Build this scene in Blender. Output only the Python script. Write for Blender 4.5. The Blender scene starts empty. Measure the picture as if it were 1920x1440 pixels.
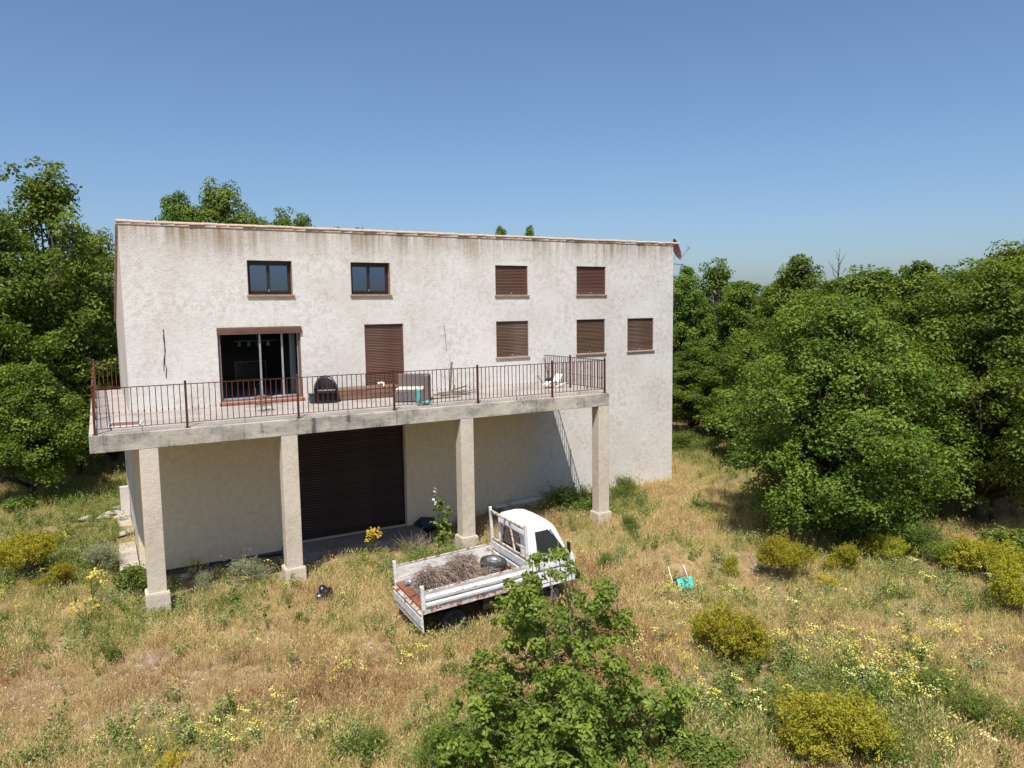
import bpy, math, random
import numpy as np
from mathutils import Vector, Matrix
# ------------------------------------------------------------------ camera, sky, sun, exposure
sc = bpy.context.scene
COL = sc.collection
CAM = np.array([-0.6184, -21.9088, 2.5846]); YAW, PITCH, ROLL, FPX = 0.51044, 0.10052, -0.01431, 1380.46
def cam_axes():
    cy, sy = math.cos(YAW), math.sin(YAW)
    f = np.array([sy*math.cos(PITCH), cy*math.cos(PITCH), -math.sin(PITCH)])
    r = np.array([cy, -sy, 0.]); u = np.cross(r, f)
    c, s = math.cos(ROLL), math.sin(ROLL)
    return c*r+s*u, -s*r+c*u, f
CR, CU, CF = cam_axes()
cd = bpy.data.cameras.new('camera'); cam = bpy.data.objects.new('camera', cd); COL.objects.link(cam)
cd.sensor_fit = 'HORIZONTAL'; cd.sensor_width = 36; cd.lens = FPX/1920*36; cd.clip_end = 5000; cd.clip_start = .1
m = Matrix.Identity(4)
for i in range(3):
    m[i][0], m[i][1], m[i][2], m[i][3] = CR[i], CU[i], -CF[i], CAM[i]
cam.matrix_world = m; sc.camera = cam
SUNV = Vector((-.318, -.48, 1)).normalized()          # towards the sun
ELEV = math.asin(SUNV.z); AZ = math.atan2(SUNV.x, SUNV.y)
w = bpy.data.worlds.new('World'); sc.world = w; w.use_nodes = True
wn = w.node_tree; bg = wn.nodes['Background']
sky = wn.nodes.new('ShaderNodeTexSky'); sky.sky_type = 'NISHITA'; sky.sun_disc = False
sky.sun_elevation = ELEV; sky.sun_rotation = AZ; sky.altitude = 300; sky.air_density = 1.0; sky.dust_density = 2.1; sky.ozone_density = 6.5
wn.links.new(sky.outputs[0], bg.inputs[0]); bg.inputs[1].default_value = .094
sl = bpy.data.lights.new('sun', 'SUN'); sl.energy = 4.3; sl.angle = math.radians(.5); sl.color = (1, .955, .88)
sun = bpy.data.objects.new('sun', sl); COL.objects.link(sun)
sun.rotation_euler = SUNV.to_track_quat('Z', 'Y').to_euler(); sun.location = (-10, -15, 40)
sc.view_settings.view_transform = 'Standard'; sc.view_settings.look = 'None'
sc.view_settings.exposure = 0.55; sc.view_settings.gamma = 1
# ------------------------------------------------------------------ helpers
def ray(px, py):
    d = CF*FPX + CR*(px-960) - CU*(py-720); return d/np.linalg.norm(d)
def on_z(px, py, z):
    d = ray(px, py); return CAM + d*(z-CAM[2])/d[2]
def on_y(px, py, y):
    d = ray(px, py); return CAM + d*(y-CAM[1])/d[1]
def at_dist(px, py, dist):
    d = ray(px, py); return CAM + d*dist/math.hypot(d[0], d[1])
def sstep(a, b, x):
    t = np.clip((x-a)/(b-a), 0, 1); return t*t*(3-2*t)
G = -4.2
def gz(x, y):
    x = np.asarray(x, float); y = np.asarray(y, float)
    z = G + .05*np.sin(.7*x+1.3)*np.sin(.6*y) + .03*np.sin(1.9*x+.8*y) + .02*np.sin(3.1*y-1.2*x)
    z = z - .40*sstep(-2.9, -.9, y)*sstep(3.0, .5, y)*sstep(-1.2, 0, x)*sstep(13, 7.5, x)
    r = np.hypot(x-CAM[0], y-CAM[1]); az = np.arctan2(x-CAM[0], y-CAM[1])
    hill = 46*np.exp(-((az-1.16)/.16)**2)*sstep(250, 900, r) + 6*sstep(150, 700, r)
    return z + hill + .6*np.sin(x*.02)*np.sin(y*.023)*sstep(60, 200, r)
def ground_at(px, py):
    z = G
    for _ in range(6):
        p = on_z(px, py, z); z = float(gz(p[0], p[1]))
    return np.array([p[0], p[1], z])
def tag(o, label=None, cat=None, group=None, kind=None):
    if label: o['label'] = label
    if cat: o['category'] = cat
    if group: o['group'] = group
    if kind: o['kind'] = kind
    return o
def empty(name, loc=(0, 0, 0), rot=(0, 0, 0), scale=1):
    o = bpy.data.objects.new(name, None); COL.objects.link(o)
    o.location = loc; o.rotation_euler = rot; o.scale = (scale,)*3; o.empty_display_size = .2
    return o
def link_mesh(name, me, mat, parent=None):
    o = bpy.data.objects.new(name, me); COL.objects.link(o)
    if mat and not me.materials: me.materials.append(mat)
    if parent: o.parent = parent
    return o
def fast_mesh(name, V, F, tint=None, smooth=False, uv=None):
    """V (n,3), F (m,k) uniform faces"""
    V = np.ascontiguousarray(V, np.float32); F = np.ascontiguousarray(F, np.int32)
    me = bpy.data.meshes.new(name); n, k = F.shape
    me.vertices.add(len(V)); me.vertices.foreach_set('co', V.ravel())
    me.loops.add(n*k); me.loops.foreach_set('vertex_index', F.ravel())
    me.polygons.add(n); me.polygons.foreach_set('loop_start', np.arange(n, dtype=np.int32)*k)
    if smooth: me.polygons.foreach_set('use_smooth', np.ones(n, bool))
    if tint is not None:
        a = me.attributes.new('tint', 'FLOAT', 'POINT'); a.data.foreach_set('value', np.ascontiguousarray(tint, np.float32))
    me.update(calc_edges=True); return me
class MB:
    def __init__(s): s.v = []; s.f = []; s.M = None
    def add(s, vs, fs):
        b = len(s.v)
        if s.M is not None: vs = [s.M @ Vector(q) for q in vs]
        s.v += [tuple(q) for q in vs]; s.f += [tuple(i+b for i in f) for f in fs]; return s
    def box(s, x0, x1, y0, y1, z0, z1):
        return s.add([(x0,y0,z0),(x1,y0,z0),(x1,y1,z0),(x0,y1,z0),(x0,y0,z1),(x1,y0,z1),(x1,y1,z1),(x0,y1,z1)],
                     [(0,3,2,1),(4,5,6,7),(0,1,5,4),(1,2,6,5),(2,3,7,6),(3,0,4,7)])
    def prism(s, poly, axis, t0, t1):
        def P(a, b, t): return (t,a,b) if axis == 'x' else ((a,t,b) if axis == 'y' else (a,b,t))
        n = len(poly)
        vs = [P(a,b,t0) for a,b in poly]+[P(a,b,t1) for a,b in poly]
        fs = [tuple(range(n))[::-1], tuple(range(n,2*n))]+[(i,(i+1)%n,n+(i+1)%n,n+i) for i in range(n)]
        return s.add(vs, fs)
    def tube(s, pts, r, n=6, cap=True):
        pts = [Vector(p) for p in pts]; k = len(pts)
        rs = [r]*k if not hasattr(r, '__len__') else r
        vs = []; fs = []; ref = None
        for i, p in enumerate(pts):
            t = (pts[min(i+1,k-1)]-pts[max(i-1,0)]).normalized()
            a = Vector((0,0,1)) if abs(t.z) < .9 else Vector((1,0,0))
            if ref is None: ref = t.cross(a).normalized()
            ref = (ref - t*ref.dot(t)).normalized(); b = t.cross(ref)
            for j in range(n):
                q = 2*math.pi*j/n; vs.append(p+ref*math.cos(q)*rs[i]+b*math.sin(q)*rs[i])
        for i in range(k-1):
            for j in range(n):
                fs.append((i*n+j, i*n+(j+1)%n, (i+1)*n+(j+1)%n, (i+1)*n+j))
        if cap: fs += [tuple(range(n))[::-1], tuple(range((k-1)*n, k*n))]
        return s.add(vs, fs)
    def bar(s, a, b, w, h=None):
        a, b = Vector(a), Vector(b); h = h or w; t = (b-a).normalized()
        up = Vector((0,0,1)) if abs(t.z) < .95 else Vector((0,1,0))
        x = t.cross(up).normalized()*w/2; y = x.cross(t).normalized()*h/2
        return s.add([a-x-y,a+x-y,a+x+y,a-x+y,b-x-y,b+x-y,b+x+y,b-x+y], [(0,3,2,1),(4,5,6,7),(0,1,5,4),(1,2,6,5),(2,3,7,6),(3,0,4,7)])
    def lathe(s, prof, n=20, closed=False):
        vs = []; fs = []; k = len(prof)
        for r, z in prof:
            for j in range(n):
                q = 2*math.pi*j/n; vs.append((r*math.cos(q), r*math.sin(q), z))
        for i in range(k if closed else k-1):
            i2 = (i+1) % k
            for j in range(n): fs.append((i*n+j, i*n+(j+1)%n, i2*n+(j+1)%n, i2*n+j))
        return s.add(vs, fs)
    def grid(s, rows):
        n = len(rows[0]); vs = [q for r in rows for q in r]
        return s.add(vs, [(i*n+j, i*n+j+1, (i+1)*n+j+1, (i+1)*n+j) for i in range(len(rows)-1) for j in range(n-1)])
    def mesh(s, name, smooth=False):
        me = bpy.data.meshes.new(name); me.from_pydata(s.v, [], s.f); me.update()
        if smooth: me.polygons.foreach_set('use_smooth', [True]*len(me.polygons))
        return me
    def build(s, name, mat, parent=None, bevel=0, smooth=False, thick=0):
        o = link_mesh(name, s.mesh(name, smooth), mat, parent)
        if thick:
            q = o.modifiers.new('solid', 'SOLIDIFY'); q.thickness = thick; q.offset = 0
        if bevel:
            q = o.modifiers.new('bevel', 'BEVEL'); q.width = bevel; q.segments = 2; q.limit_method = 'ANGLE'
        return o
def rockmesh(seed, sx, sy, sz, n=2):
    import bmesh
    bm = bmesh.new(); bmesh.ops.create_icosphere(bm, subdivisions=n, radius=1)
    rr = random.Random(seed); ph = [rr.uniform(0,6) for _ in range(6)]
    for v in bm.verts:
        c = v.co; k = 1+.18*math.sin(2.3*c.x+ph[0])*math.sin(2.9*c.y+ph[1])+.12*math.sin(5*c.z+ph[2]+3*c.x)
        v.co = Vector((c.x*sx, c.y*sy, c.z*sz))*k
    me = bpy.data.meshes.new('rock'); bm.to_mesh(me); bm.free(); return me
# ------------------------------------------------------------------ materials
def nt(name):
    mt = bpy.data.materials.new(name); mt.use_nodes = True; t = mt.node_tree; return mt, t, t.nodes['Principled BSDF']
def N(t, kind, **kw):
    n = t.nodes.new('ShaderNode'+kind)
    for k, v in kw.items():
        if k in n.inputs: n.inputs[k].default_value = v
        else: setattr(n, k, v)
    return n
def mixc(t, fac, a, b, mode='MIX'):
    n = t.nodes.new('ShaderNodeMix'); n.data_type = 'RGBA'; n.blend_type = mode
    for i, v in ((0, fac), (6, a), (7, b)):
        if isinstance(v, (int, float)): n.inputs[i].default_value = v
        elif isinstance(v, tuple): n.inputs[i].default_value = v if len(v) == 4 else (*v, 1)
        else: t.links.new(v, n.inputs[i])
    return n.outputs[2]
def ramp(t, src, a, b):
    n = N(t, 'MapRange', interpolation_type='SMOOTHSTEP'); n.inputs[1].default_value = a; n.inputs[2].default_value = b
    t.links.new(src, n.inputs[0]); return n.outputs[0]
def math_(t, op, a, b=None):
    n = N(t, 'Math', operation=op)
    for i, v in enumerate((a, b)):
        if v is None: continue
        if isinstance(v, (int, float)): n.inputs[i].default_value = v
        else: t.links.new(v, n.inputs[i])
    return n.outputs[0]
def noise(t, scale, detail=4, vec=None, stretch=None, rough=.55):
    n = N(t, 'TexNoise', Scale=scale, Detail=detail, Roughness=rough)
    if vec is None: vec = N(t, 'TexCoord').outputs['Object']
    if stretch:
        mp = N(t, 'Mapping'); mp.inputs['Scale'].default_value = stretch; t.links.new(vec, mp.inputs[0]); vec = mp.outputs[0]
    t.links.new(vec, n.inputs['Vector']); return n.outputs[0]
def bump(t, b, src, strength, dist):
    n = N(t, 'Bump', Strength=strength, Distance=dist); t.links.new(src, n.inputs['Height']); t.links.new(n.outputs[0], b.inputs['Normal'])
def mat(name, col, rough=.8, col2=None, scale=4, lo=.4, hi=.65, bmp=0, bscale=40, bdist=.01, metal=0, spec=.3, rust=0, rustcol=(.16,.06,.025), rscale=3, stretch=None, rnd=0):
    mt, t, b = nt(name)
    b.inputs['Base Color'].default_value = (*col, 1); b.inputs['Roughness'].default_value = rough
    b.inputs['Metallic'].default_value = metal; b.inputs['Specular IOR Level'].default_value = spec
    c = None
    if col2 is not None: c = mixc(t, ramp(t, noise(t, scale, 6, stretch=stretch), lo, hi), col, col2)
    if rust:
        c = mixc(t, ramp(t, noise(t, rscale, 8, rough=.7, stretch=stretch), .62-rust*.25, .70-rust*.22), c if c is not None else col, rustcol)
    if rnd:
        hv = N(t, 'HueSaturation'); t.links.new(math_(t, 'ADD', math_(t, 'MULTIPLY', N(t, 'ObjectInfo').outputs['Random'], rnd), 1-rnd/2), hv.inputs['Value'])
        t.links.new(c, hv.inputs['Color']); c = hv.outputs[0]
    if c is not None: t.links.new(c, b.inputs['Base Color'])
    if bmp: bump(t, b, noise(t, bscale, 4), bmp, bdist)
    return mt
def stucco(name, c1, c2, c3, top=None, streak=0, bscale=22, bstr=.5, bounce_tint=None):
    mt, t, b = nt(name); b.inputs['Roughness'].default_value = .95; b.inputs['Specular IOR Level'].default_value = .15
    co = N(t, 'TexCoord').outputs['Object']
    big = ramp(t, noise(t, .55, 5, co), .38, .66); mid = ramp(t, noise(t, 5.5, 8, co, rough=.75), .44, .60); fine = noise(t, 34, 3, co)
    c = mixc(t, big, c1, c2); patch = ramp(t, noise(t, .9, 4, co), .35, .65); c = mixc(t, math_(t, 'MULTIPLY', mid, math_(t, 'ADD', math_(t, 'MULTIPLY', patch, .45), .18)), c, c3)
    c = mixc(t, math_(t, 'MULTIPLY', ramp(t, fine, .35, .75), .22), c, (c3[0]*.75, c3[1]*.72, c3[2]*.7))
    if top:
        sep = N(t, 'SeparateXYZ'); t.links.new(co, sep.inputs[0])
        st = noise(t, 1, 6, co, stretch=(5.5, 5.5, .22), rough=.65)
        st2 = noise(t, 1, 4, co, stretch=(1.3, 1.3, .15))
        h = ramp(t, math_(t, 'ADD', sep.outputs[2], math_(t, 'MULTIPLY', math_(t, 'SUBTRACT', noise(t, 1, 3, co, stretch=(.55, .55, .02)), .5), 1.5)), top-1.2, top+.1)
        k = math_(t, 'MULTIPLY', math_(t, 'POWER', h, 1.6), ramp(t, math_(t, 'ADD', math_(t, 'MULTIPLY', st, .7), math_(t, 'MULTIPLY', st2, .5)), .42, .78))
        c = mixc(t, math_(t, 'MULTIPLY', k, streak), c, (.23, .155, .085))
    if bounce_tint:   # warm ground bounce put into the wall colour below the terrace
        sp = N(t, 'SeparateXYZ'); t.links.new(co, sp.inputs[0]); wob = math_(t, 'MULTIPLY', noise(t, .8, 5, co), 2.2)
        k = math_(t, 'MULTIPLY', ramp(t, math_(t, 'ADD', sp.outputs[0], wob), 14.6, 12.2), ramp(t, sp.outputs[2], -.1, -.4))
        c = mixc(t, math_(t, 'MULTIPLY', k, .9), c, mixc(t, math_(t, 'MULTIPLY', mid, .5), bounce_tint, tuple(q*.8 for q in bounce_tint)))
    t.links.new(c, b.inputs['Base Color'])
    hgt = math_(t, 'ADD', math_(t, 'MULTIPLY', noise(t, bscale, 5, co, rough=.65), .6), math_(t, 'MULTIPLY', noise(t, 8, 4, co), .5))
    bump(t, b, hgt, bstr, .035); return mt
def concrete(name, c1, c2, dark, vert=True, amt=.8):
    mt, t, b = nt(name); b.inputs['Roughness'].default_value = .95; b.inputs['Specular IOR Level'].default_value = .15
    co = N(t, 'TexCoord').outputs['Object']
    c = mixc(t, ramp(t, noise(t, 1.1, 6, co), .38, .62), c1, c2)
    c = mixc(t, math_(t, 'MULTIPLY', ramp(t, noise(t, 5, 6, co, rough=.7), .45, .7), .5), c, tuple(q*.8 for q in c2))
    if vert:
        a = ramp(t, noise(t, 1, 6, co, stretch=(.9, .9, 1.6), rough=.75), .42, .62)
        s = ramp(t, noise(t, 1, 5, co, stretch=(7, 7, .25), rough=.7), .48, .72)
        c = mixc(t, math_(t, 'MULTIPLY', math_(t, 'MULTIPLY', a, math_(t, 'ADD', math_(t, 'MULTIPLY', s, .75), .35)), amt), c, dark)
    else:
        c = mixc(t, math_(t, 'MULTIPLY', ramp(t, noise(t, .9, 7, co, rough=.7), .5, .7), amt), c, dark)
    t.links.new(c, b.inputs['Base Color'])
    bump(t, b, math_(t, 'ADD', noise(t, 30, 5, co), math_(t, 'MULTIPLY', noise(t, 6, 3, co), .6)), .45, .02); return mt
def leafmat(name, dark, light, trans=.3, rough=.45, vary=.12):
    mt, t, b = nt(name); b.inputs['Roughness'].default_value = rough; b.inputs['Specular IOR Level'].default_value = .22
    at = N(t, 'Attribute', attribute_name='tint'); oi = N(t, 'ObjectInfo')
    c = mixc(t, at.outputs['Fac'], dark, light)
    hs = N(t, 'HueSaturation'); t.links.new(c, hs.inputs['Color'])
    t.links.new(math_(t, 'ADD', math_(t, 'MULTIPLY', oi.outputs['Random'], .030), .484), hs.inputs['Hue'])
    t.links.new(math_(t, 'ADD', math_(t, 'MULTIPLY', oi.outputs['Random'], vary*2), 1-vary), hs.inputs['Value'])
    t.links.new(hs.outputs[0], b.inputs['Base Color'])
    tr = N(t, 'BsdfTranslucent'); t.links.new(mixc(t, .55, hs.outputs[0], (light[0]*1.5, light[1]*1.5, light[2]*.8)), tr.inputs['Color'])
    mx = N(t, 'MixShader'); mx.inputs[0].default_value = trans
    t.links.new(b.outputs[0], mx.inputs[1]); t.links.new(tr.outputs[0], mx.inputs[2])
    t.links.new(mx.outputs[0], t.nodes['Material Output'].inputs[0]); return mt
WALL = stucco('weathered_white_render', (.665,.645,.607), (.60,.565,.52), (.455,.395,.345), top=4.92, streak=.95, bounce_tint=(.80,.66,.45))
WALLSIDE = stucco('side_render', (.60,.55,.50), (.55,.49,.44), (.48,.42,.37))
PILLAR = stucco('pillar_render', (.60,.53,.43), (.54,.465,.37), (.42,.36,.285))
FASCIA = concrete('stained_concrete', (.50,.45,.375), (.42,.375,.315), (.10,.095,.095), amt=1.5)
FLOOR = concrete('terrace_screed', (.40,.355,.32), (.33,.295,.265), (.19,.17,.155), vert=False, amt=.75)
PALE = concrete('pale_concrete', (.46,.41,.35), (.36,.32,.27), (.22,.19,.16), vert=False)
APRON = concrete('apron_concrete', (.27,.25,.235), (.21,.2,.19), (.11,.1,.1), vert=False)
BITUMEN = mat('bitumen_band', (.10,.095,.10), .9, (.16,.15,.15), 6, bmp=.4)
TILE = mat('pale_terracotta_tile', (.56,.44,.35), .9, (.42,.30,.22), 2.5, bmp=.5, bscale=30)
TERRA = mat('terracotta_sill', (.33,.14,.075), .85, (.25,.10,.055), 6, bmp=.3)
TAN = mat('tan_sill', (.37,.235,.145), .8, (.29,.18,.11), 8, bmp=.2)
SHUT = mat('brown_shutter', (.125,.060,.042), .5, (.155,.086,.062), 2.2, spec=.4, rnd=.3, stretch=(.6,1,9))
SHUTW = mat('faded_brown_shutter', (.125,.075,.045), .5, (.20,.14,.11), 1.4, lo=.55, hi=.75, spec=.45, rnd=.35, stretch=(.5,1,12))
GAR = mat('dark_garage_slat', (.040,.025,.021), .55, (.058,.040,.034), 3, spec=.35, rnd=.35, stretch=(.6,1,8))
FRAME = mat('dark_brown_frame', (.028,.020,.018), .4, spec=.4)
ALU = mat('grey_aluminium', (.40,.40,.42), .4, (.33,.33,.35), 8, metal=.4)
RED = mat('oxide_red_paint', (.07,.016,.012), .6, (.10,.030,.02), 5, spec=.3)
RUSTRED = mat('rusted_red_paint', (.085,.02,.013), .7, (.19,.08,.04), 9, lo=.42, hi=.6)
BLACK = mat('black_leatherette', (.012,.012,.014), .32, spec=.5)
GREY = mat('grey_wicker', (.155,.135,.13), .8, (.11,.095,.092), 30, bmp=.6, bscale=60, bdist=.02)
CUSH = mat('pale_cushion', (.55,.49,.43), .95, (.45,.40,.35), 6)
TEAL = mat('turquoise_plastic', (.08,.50,.44), .45, (.05,.38,.34), 7, spec=.4)
WHITEP = mat('white_plastic', (.74,.72,.70), .5, (.62,.60,.57), 6)
WOODB = mat('brown_deck_wood', (.20,.12,.085), .85, (.14,.082,.06), 4, stretch=(.4,4,4), bmp=.3)
WOODG = mat('grey_weathered_wood', (.20,.165,.135), .9, (.11,.085,.065), 5, stretch=(.5,5,5), bmp=.4)
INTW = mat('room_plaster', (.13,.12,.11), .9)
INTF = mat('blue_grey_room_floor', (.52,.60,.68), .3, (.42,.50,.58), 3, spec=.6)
DARK = mat('matt_black', (.012,.012,.012), .8)
RUBBER = mat('worn_rubber', (.030,.030,.032), .8, (.05,.048,.046), 9, bmp=.3)
STEEL = mat('dull_grey_steel', (.30,.30,.31), .5, (.22,.20,.19), 12, metal=.5, rust=.2, rscale=14)
PAINT = mat('old_white_paint', (.80,.80,.80), .38, (.72,.72,.71), 4, spec=.45)
BEDW = mat('chipped_white_bed_paint', (.68,.67,.65), .6, (.55,.53,.50), 7, rust=.20, rscale=4.5, rustcol=(.20,.085,.04), stretch=(.7,1,1.6))
BEDR = mat('rusty_white_rail', (.58,.53,.48), .7, (.45,.38,.32), 9, rust=.55, rscale=7, rustcol=(.25,.10,.045))
BEDF = mat('rust_brown_bed_floor', (.25,.095,.05), .8, (.17,.07,.04), 6, bmp=.3)
RIMD = mat('dark_rim', (.055,.05,.047), .8, (.09,.075,.06), 12)  # dark brown-grey rim colour for the truck's own wheels
STONE = mat('limestone', (.50,.45,.39), .95, (.38,.34,.29), 5, bmp=.6, bscale=14, bdist=.03)
BARK = mat('oak_bark', (.06,.047,.037), .95, (.10,.082,.065), 6, bmp=.9, bscale=18, bdist=.03, stretch=(1,1,.25))
BARKR = mat('reddish_bark', (.17,.075,.05), .95, (.10,.05,.035), 8, bmp=.7, bscale=18)
TWIG = mat('dry_twig', (.17,.125,.10), .95, (.33,.255,.20), 9)
CHIP = mat('dead_leaf_litter', (.44,.33,.23), .95, (.24,.17,.12), 24, bmp=1, bscale=30, bdist=.04)
BAG = mat('black_bin_bag', (.010,.011,.014), .28, spec=.6)
BLUE = mat('bright_blue_plastic', (.03,.25,.55), .4)
NAVY = mat('dark_blue_green_plastic', (.018,.035,.048), .5, (.03,.05,.06), 5)
DISH = mat('rusty_dish_paint', (.11,.038,.027), .7, (.07,.024,.018), 5)
DISHR = mat('dish_back', (.30,.28,.27), .6)
CURT = mat('white_curtain', (.6,.6,.62), .95)
def glassmat(name, refl, tint):
    mt, t, b = nt(name); t.nodes.remove(b)
    g = N(t, 'BsdfGlossy', Roughness=.015); g.inputs['Color'].default_value = (.50,.62,.88,1)
    tr = N(t, 'BsdfTransparent'); tr.inputs['Color'].default_value = (*tint, 1)
    fr = N(t, 'Fresnel', IOR=1.5); f = math_(t, 'ADD', math_(t, 'MULTIPLY', fr.outputs[0], 1.3), refl)
    mx = N(t, 'MixShader'); t.links.new(f, mx.inputs[0]); t.links.new(tr.outputs[0], mx.inputs[1]); t.links.new(g.outputs[0], mx.inputs[2])
    t.links.new(mx.outputs[0], t.nodes['Material Output'].inputs[0]); return mt
GLASS = glassmat('reflective_window_glass', .22, (.45,.48,.5))
GLASSD = glassmat('patio_door_glass', -.045, (.8,.85,.83))
GLASSC = glassmat('cab_glass', .05, (.75,.8,.78))
OAK = leafmat('oak_leaf', (.046,.088,.011), (.200,.270,.036), .34, rough=.5)
OAKF = leafmat('sapling_leaf', (.064,.118,.015), (.255,.325,.055), .38, rough=.5)
BROOM = leafmat('yellow_green_shrub_leaf', (.13,.14,.012), (.52,.475,.05), .36, .7)
GREENS = leafmat('green_shrub_leaf', (.06,.105,.016), (.24,.30,.06), .34, .7)
GREYS = leafmat('pale_grey_green_leaf', (.17,.20,.10), (.42,.44,.28), .25, .7)
YFLOW = leafmat('bright_yellow_flower', (.40,.29,.02), (.66,.52,.05), .25, .6)
# ------------------------------------------------------------------ ground
def axis(c0, c1, step, far, grow=1.28):
    a = list(np.arange(c0, c1+step, step)); s = step; lo, hi = a[0], a[-1]
    while hi < far: s *= grow; hi += s; a.append(hi)
    s = step
    while lo > -far: s *= grow; lo -= s; a.insert(0, lo)
    return np.array(a)
ax, ay = axis(-14, 34, .3, 2500), axis(-22, 16, .3, 2500)
GX, GY = np.meshgrid(ax, ay); GZ = gz(GX, GY)
rng = np.random.default_rng(3)
GZ = GZ + rng.normal(0, .012, GZ.shape)*(np.hypot(GX-8, GY+5) < 40)
nx, ny = len(ax), len(ay); idx = np.arange(nx*ny).reshape(ny, nx)
F = np.stack([idx[:-1,:-1], idx[:-1,1:], idx[1:,1:], idx[1:,:-1]], -1).reshape(-1, 4)
mt, t, b = nt('dry_meadow_soil'); b.inputs['Roughness'].default_value = 1; b.inputs['Specular IOR Level'].default_value = .05
co = N(t, 'NewGeometry').outputs['Position']
c = mixc(t, ramp(t, noise(t, .5, 6, co, rough=.65), .4, .62), (.30,.20,.095), (.42,.30,.15))
c = mixc(t, ramp(t, noise(t, 6, 6, co, rough=.7), .45, .65), c, (.22,.155,.08)); c = mixc(t, math_(t, 'MULTIPLY', ramp(t, noise(t, 30, 5, co, rough=.8), .52, .66), .7), c, (.52,.46,.38))
c = mixc(t, math_(t, 'MULTIPLY', ramp(t, noise(t, .35, 5, co, rough=.6), .55, .68), .8), c, (.50,.43,.36))
c = mixc(t, math_(t, 'MULTIPLY', ramp(t, noise(t, .22, 4, co), .5, .65), .45), c, (.13,.14,.05))
vl = N(t, 'VectorMath', operation='LENGTH'); t.links.new(co, vl.inputs[0])
c = mixc(t, ramp(t, vl.outputs['Value'], 70, 140), c, (.045,.065,.022))
t.links.new(c, b.inputs['Base Color'])
bump(t, b, math_(t, 'ADD', noise(t, 14, 6, co, rough=.7), noise(t, 3, 4, co)), .8, .08)
gme = fast_mesh('ground', np.stack([GX.ravel(), GY.ravel(), GZ.ravel()], 1), F, smooth=True)
tag(link_mesh('ground', gme, mt), kind='structure')
# ------------------------------------------------------------------ house
HW, HT, HD, HB = 18.83, 4.94, 9.3, 2.41
SD, SXL, SXR, ST = 3.707, -.932, 13.0, .40
house = empty('house', (9.4, 0, G)); tag(house, 'long two storey house with weathered white rendered walls, brown shutters and a raised terrace', 'house')
def hb(mb, name, mt, parent=None, **k):
    o = mb.build(name, mt, parent or house, **k)
    if (parent or house) is house: o.matrix_parent_inverse = house.matrix_basis.inverted()
    return o
OPEN = dict(w1=(3.15,4.40,3.11,4.08), w2=(6.13,7.38,3.11,4.08), s1=(11.07,12.33,3.08,4.07), s2=(14.34,15.62,3.09,4.09),
            s3=(11.07,12.33,.98,2.20), s4=(14.33,15.59,.97,2.20), s5=(16.62,17.87,.98,2.20), sl=(2.27,4.56,.10,2.20), dr=(6.50,7.76,.20,2.20), ga=(3.95,7.72,-4.28,-.55))
DEPTH = dict(w1=.24, w2=.24, s1=.14, s2=.14, s3=.14, s4=.14, s5=.14, sl=.30, dr=.14, ga=.30)
xs = sorted({0, HW, *[v for o in OPEN.values() for v in o[:2]]}); zs = sorted({-4.42, HT, *[v for o in OPEN.values() for v in o[2:]]})
mb = MB()
def inside(x, z): return any(o[0] < x < o[1] and o[2] < z < o[3] for o in OPEN.values())
for i in range(len(xs)-1):
    for j in range(len(zs)-1):
        if not inside((xs[i]+xs[i+1])/2, (zs[j]+zs[j+1])/2):
            mb.add([(xs[i],0,zs[j]),(xs[i+1],0,zs[j]),(xs[i+1],0,zs[j+1]),(xs[i],0,zs[j+1])], [(0,1,2,3)])
for k, (x0,x1,z0,z1) in OPEN.items():
    d = DEPTH[k]
    mb.add([(x0,0,z0),(x0,d,z0),(x0,d,z1),(x0,0,z1)], [(0,1,2,3)]); mb.add([(x1,0,z0),(x1,d,z0),(x1,d,z1),(x1,0,z1)], [(3,2,1,0)])
    mb.add([(x0,0,z1),(x0,d,z1),(x1,d,z1),(x1,0,z1)], [(0,1,2,3)]); mb.add([(x0,0,z0),(x0,d,z0),(x1,d,z0),(x1,0,z0)], [(3,2,1,0)])
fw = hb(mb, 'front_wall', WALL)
hb(MB().box(0, 9.0, -.012, .2, -5, -4.42), 'plinth_band', BITUMEN)
hb(MB().box(9.0, HW, .0, .2, -5, -4.421), 'wall_footing', WALLSIDE)
for x0, x1 in ((0, .25), (HW-.25, HW)):
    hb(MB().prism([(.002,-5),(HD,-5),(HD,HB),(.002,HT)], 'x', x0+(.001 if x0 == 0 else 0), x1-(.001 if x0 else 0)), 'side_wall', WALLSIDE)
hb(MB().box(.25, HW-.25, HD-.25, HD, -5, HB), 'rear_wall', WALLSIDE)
sl_ = (HB-HT)/HD
rf = hb(MB().prism([(-.02,HT+.005),(-.02,HT+.07),(HD+.35,HT+.07+sl_*(HD+.37)),(HD+.35,HT+.005+sl_*(HD+.37))], 'x', -.06, HW+.05), 'roof', TILE)
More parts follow.
